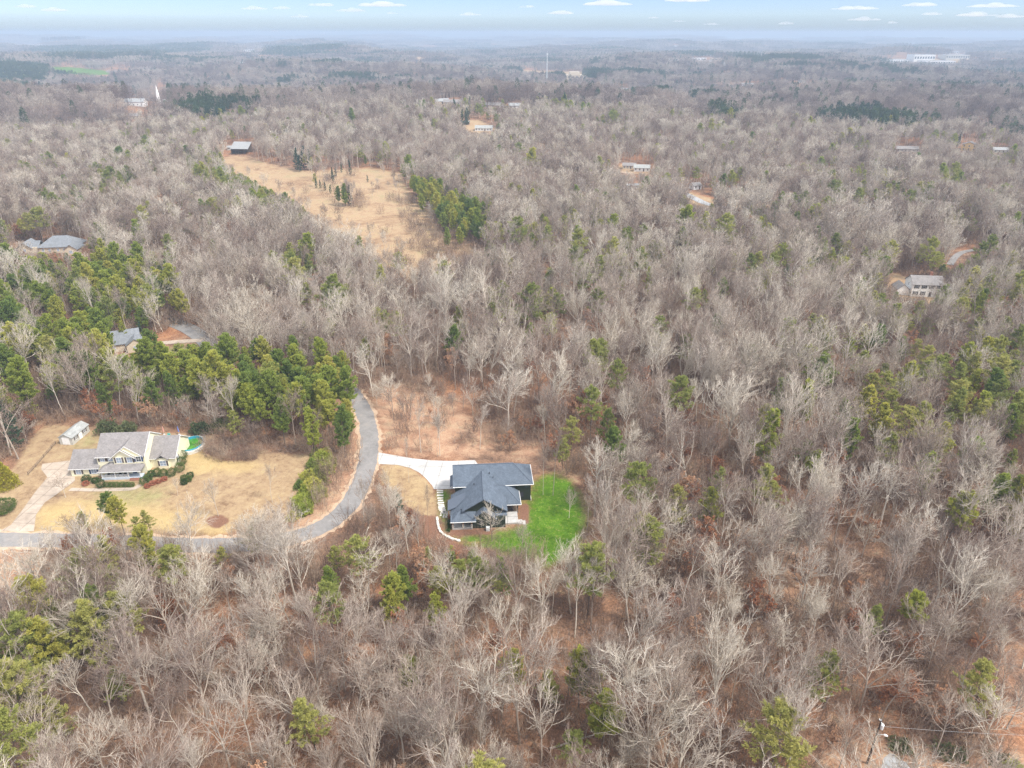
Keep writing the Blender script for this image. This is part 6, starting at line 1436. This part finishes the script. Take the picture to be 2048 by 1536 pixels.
# ------------------------------------------------------------------ clouds: small flat bodies of vapour far beyond the haze
cm_ = bpy.data.materials.new('cloud_vapour'); cm_.use_nodes = True; ct = cm_.node_tree; ct.nodes.remove(ct.nodes['Principled BSDF'])
cv = ct.nodes.new('ShaderNodeVolumePrincipled'); cv.inputs['Density'].default_value = 0.0016; cv.inputs['Color'].default_value = (1, 1, 1, 1); cv.inputs['Anisotropy'].default_value = 0.1
ct.links.new(cv.outputs[0], ct.nodes['Material Output'].inputs['Volume'])
import bmesh
CL = [(507, 18, 30, 'left of top centre, highest of a pair'), (565, 17, 22, 'small one left of top centre'), (645, 11, 32, 'left of the widest cloud'), (762, 11, 58, 'widest one near top centre left'), (703, 22, 32, 'just under the widest cloud'), (600, 34, 20, 'low small one left of centre'), (783, 27, 14, 'tiny one under the widest cloud'), (55, 14, 26, 'faint one near the left corner'), (105, 21, 34, 'faint wide one near the left corner'),
      (940, 30, 24, 'low one near top centre'), (1055, 14, 18, 'small one right of top centre'), (1125, 27, 34, 'flat one right of centre'), (1215, 9, 58, 'bright wide one right of centre'), (1375, 2, 50, 'one cut by the top edge right of centre'), (1308, 36, 14, 'tiny low one right of centre'), (1358, 43, 14, 'tiny one lowest right of centre'), (1422, 49, 18, 'low one above the right woods'), (1573, 48, 20, 'bright small one low at right'),
      (1710, 18, 48, 'long one at upper right'), (1730, 40, 34, 'bright one at upper right, below the long one'), (1782, 46, 16, 'small one beside the bright upper right one'), (1840, 11, 40, 'faint one at far upper right'), (1865, 29, 24, 'middle one at far upper right'), (1955, 31, 44, 'broad flat one at far right'), (1990, 13, 50, 'top one at the far right corner'), (2018, 34, 32, 'rightmost low one')]
for i, (px, py, hw_, lb) in enumerate(CL):
    a = (px - 1024) / FPX; t_ = (py - 768) / FPX; dist = 26000.0
    k = dist / (CP - t_ * SP); pos = Vector((a * k, dist, CAM_H - (SP + t_ * CP) * k)); sc_w = hw_ / FPX * k
    bmm = bmesh.new(); r_ = np.random.default_rng(900 + i)
    hh = sc_w * min(0.22, 4.0 / hw_ + 0.06)
    for q in range(9):
        x_ = r_.uniform(-1, 1) if q else 0; s_ = (1 - abs(x_) ** 1.6) * r_.uniform(.5, 1) + .18
        mat_ = Matrix.Translation((x_ * sc_w * .8, r_.uniform(-.3, .3) * sc_w, 0)) @ Matrix.Diagonal((sc_w * .32 * (0.6 + s_ * .5), sc_w * .4, hh * s_, 1))
        bmesh.ops.create_icosphere(bmm, subdivisions=3, radius=1.0, matrix=mat_)
    for v in bmm.verts:
        if v.co.z < 0: v.co.z *= 0.25
    me = bpy.data.meshes.new('cloud'); bmm.to_mesh(me); bmm.free(); me.materials.append(cm_)
    o = link(bpy.data.objects.new('cloud', me)); o.location = pos
    md = o.modifiers.new('one_skin', 'REMESH'); md.mode = 'VOXEL'; md.voxel_size = max(hh * .12, sc_w * .02)
    tag(o, 'small white cloud, ' + lb, 'cloud', 'small white clouds')

# ------------------------------------------------------------------ which tree is which: told by look and by the nearest landmark
LMK = [('dark green house', 975, 1000), ('cream house', 250, 925), ('bright green lawn', 1112, 1035), ('road bend', 735, 830), ('concrete drive', 850, 935), ('tan meadow', 720, 430), ('pole barn', 480, 295), ('white house', 1838, 575),
       ('utility pole', 1745, 1490), ('grey roofed house', 115, 490), ('blue roofed house', 252, 690), ('green roadside scrub', 630, 970), ('uprooted tree', 890, 1148), ('sloping fallen trunk', 1630, 1265), ('gravel lane', 1420, 408), ('garden shed', 138, 870),
       ('round lone pine', 1232, 890), ('golden conifer bush', 14, 955), ('brown mulch bed', 865, 1060), ('old driveway entrance', 40, 1060), ('side street', 375, 672), ('level fallen trunk', 1390, 1387), ('mulch ring', 437, 1030), ('pool', 380, 885),
       ('bottom left log', 265, 1472), ('leaning broken trunk', 998, 1150), ('orange bank', 60, 1150), ('bright green lawn', 1112, 1035), ('yellow house', 1930, 290), ('bottom middle log', 1180, 1480), ('thin bottom log', 475, 1512)]
DIRS = ['right of', 'below and right of', 'below', 'below and left of', 'left of', 'above and left of', 'above', 'above and right of']
ORD = ['nearest', 'second', 'third', 'fourth', 'fifth', 'sixth', 'seventh', 'eighth', 'ninth', 'tenth', 'eleventh', 'twelfth', 'thirteenth', 'fourteenth', 'fifteenth', 'sixteenth', 'seventeenth', 'eighteenth', 'nineteenth', 'twentieth',
       'twenty-first', 'twenty-second', 'twenty-third', 'twenty-fourth', 'twenty-fifth', 'twenty-sixth', 'twenty-seventh', 'twenty-eighth', 'twenty-ninth', 'thirtieth', 'thirty-first', 'thirty-second', 'thirty-third', 'thirty-fourth', 'thirty-fifth']
KW = {0: 'bare tree', 1: 'pine', 2: 'rusty tree'}
GRP = {0: 'bare trees of the winter woods', 1: 'pines among the winter woods', 2: 'young trees holding rusty leaves'}
bins = {}
for e, i, k in TREES:
    e['category'] = 'tree'; e['group'] = GRP[k]
    if T_note[i]: e['label'] = T_note[i]; continue
    cx_ = 0.35 * b_x[i] + 0.65 * t_x[i]; cy_ = 0.35 * b_y[i] + 0.65 * t_y[i]
    j = min(range(len(LMK)), key=lambda q: math.hypot(cx_ - LMK[q][1], cy_ - LMK[q][2]))
    dx, dy = cx_ - LMK[j][1], cy_ - LMK[j][2]
    d8 = int(round(math.atan2(dy, dx) / (math.pi / 4))) % 8
    bins.setdefault((k, LMK[j][0], d8), []).append((math.hypot(dx, dy), e, i))
for (k, lm, d8), lst in bins.items():
    lst.sort(key=lambda q: q[0])
    for n_, (_, e, i) in enumerate(lst):
        h = T_h[i]
        if k == 0: look = ('tall' if h > 16.5 else 'small' if h < 11 else 'mid-sized') + (' spreading' if T_v[i] in (0, 1, 6, 11) else ' slim' if T_v[i] in (3, 4, 7, 9, 10) else ' forked')
        elif k == 1: look = ('tall' if h > 15 else 'small' if h < 10.5 else 'mid-sized') + (' olive' if T_v[i] in (4, 5) else ' dark green' if T_v[i] == 7 else ' bright green')
        else: look = 'low' if h < 6.5 else 'taller'
        lab = '%s %s %s the %s, %s out' % (look, KW[k], DIRS[d8], lm, ORD[min(n_, len(ORD) - 1)])
        e['label'] = lab
labs = [e['label'] for e, i, k in TREES]
print('LABELS', len(labs), len(set(labs)), max(len(l.split()) for l in labs), max(len(v) for v in bins.values()))
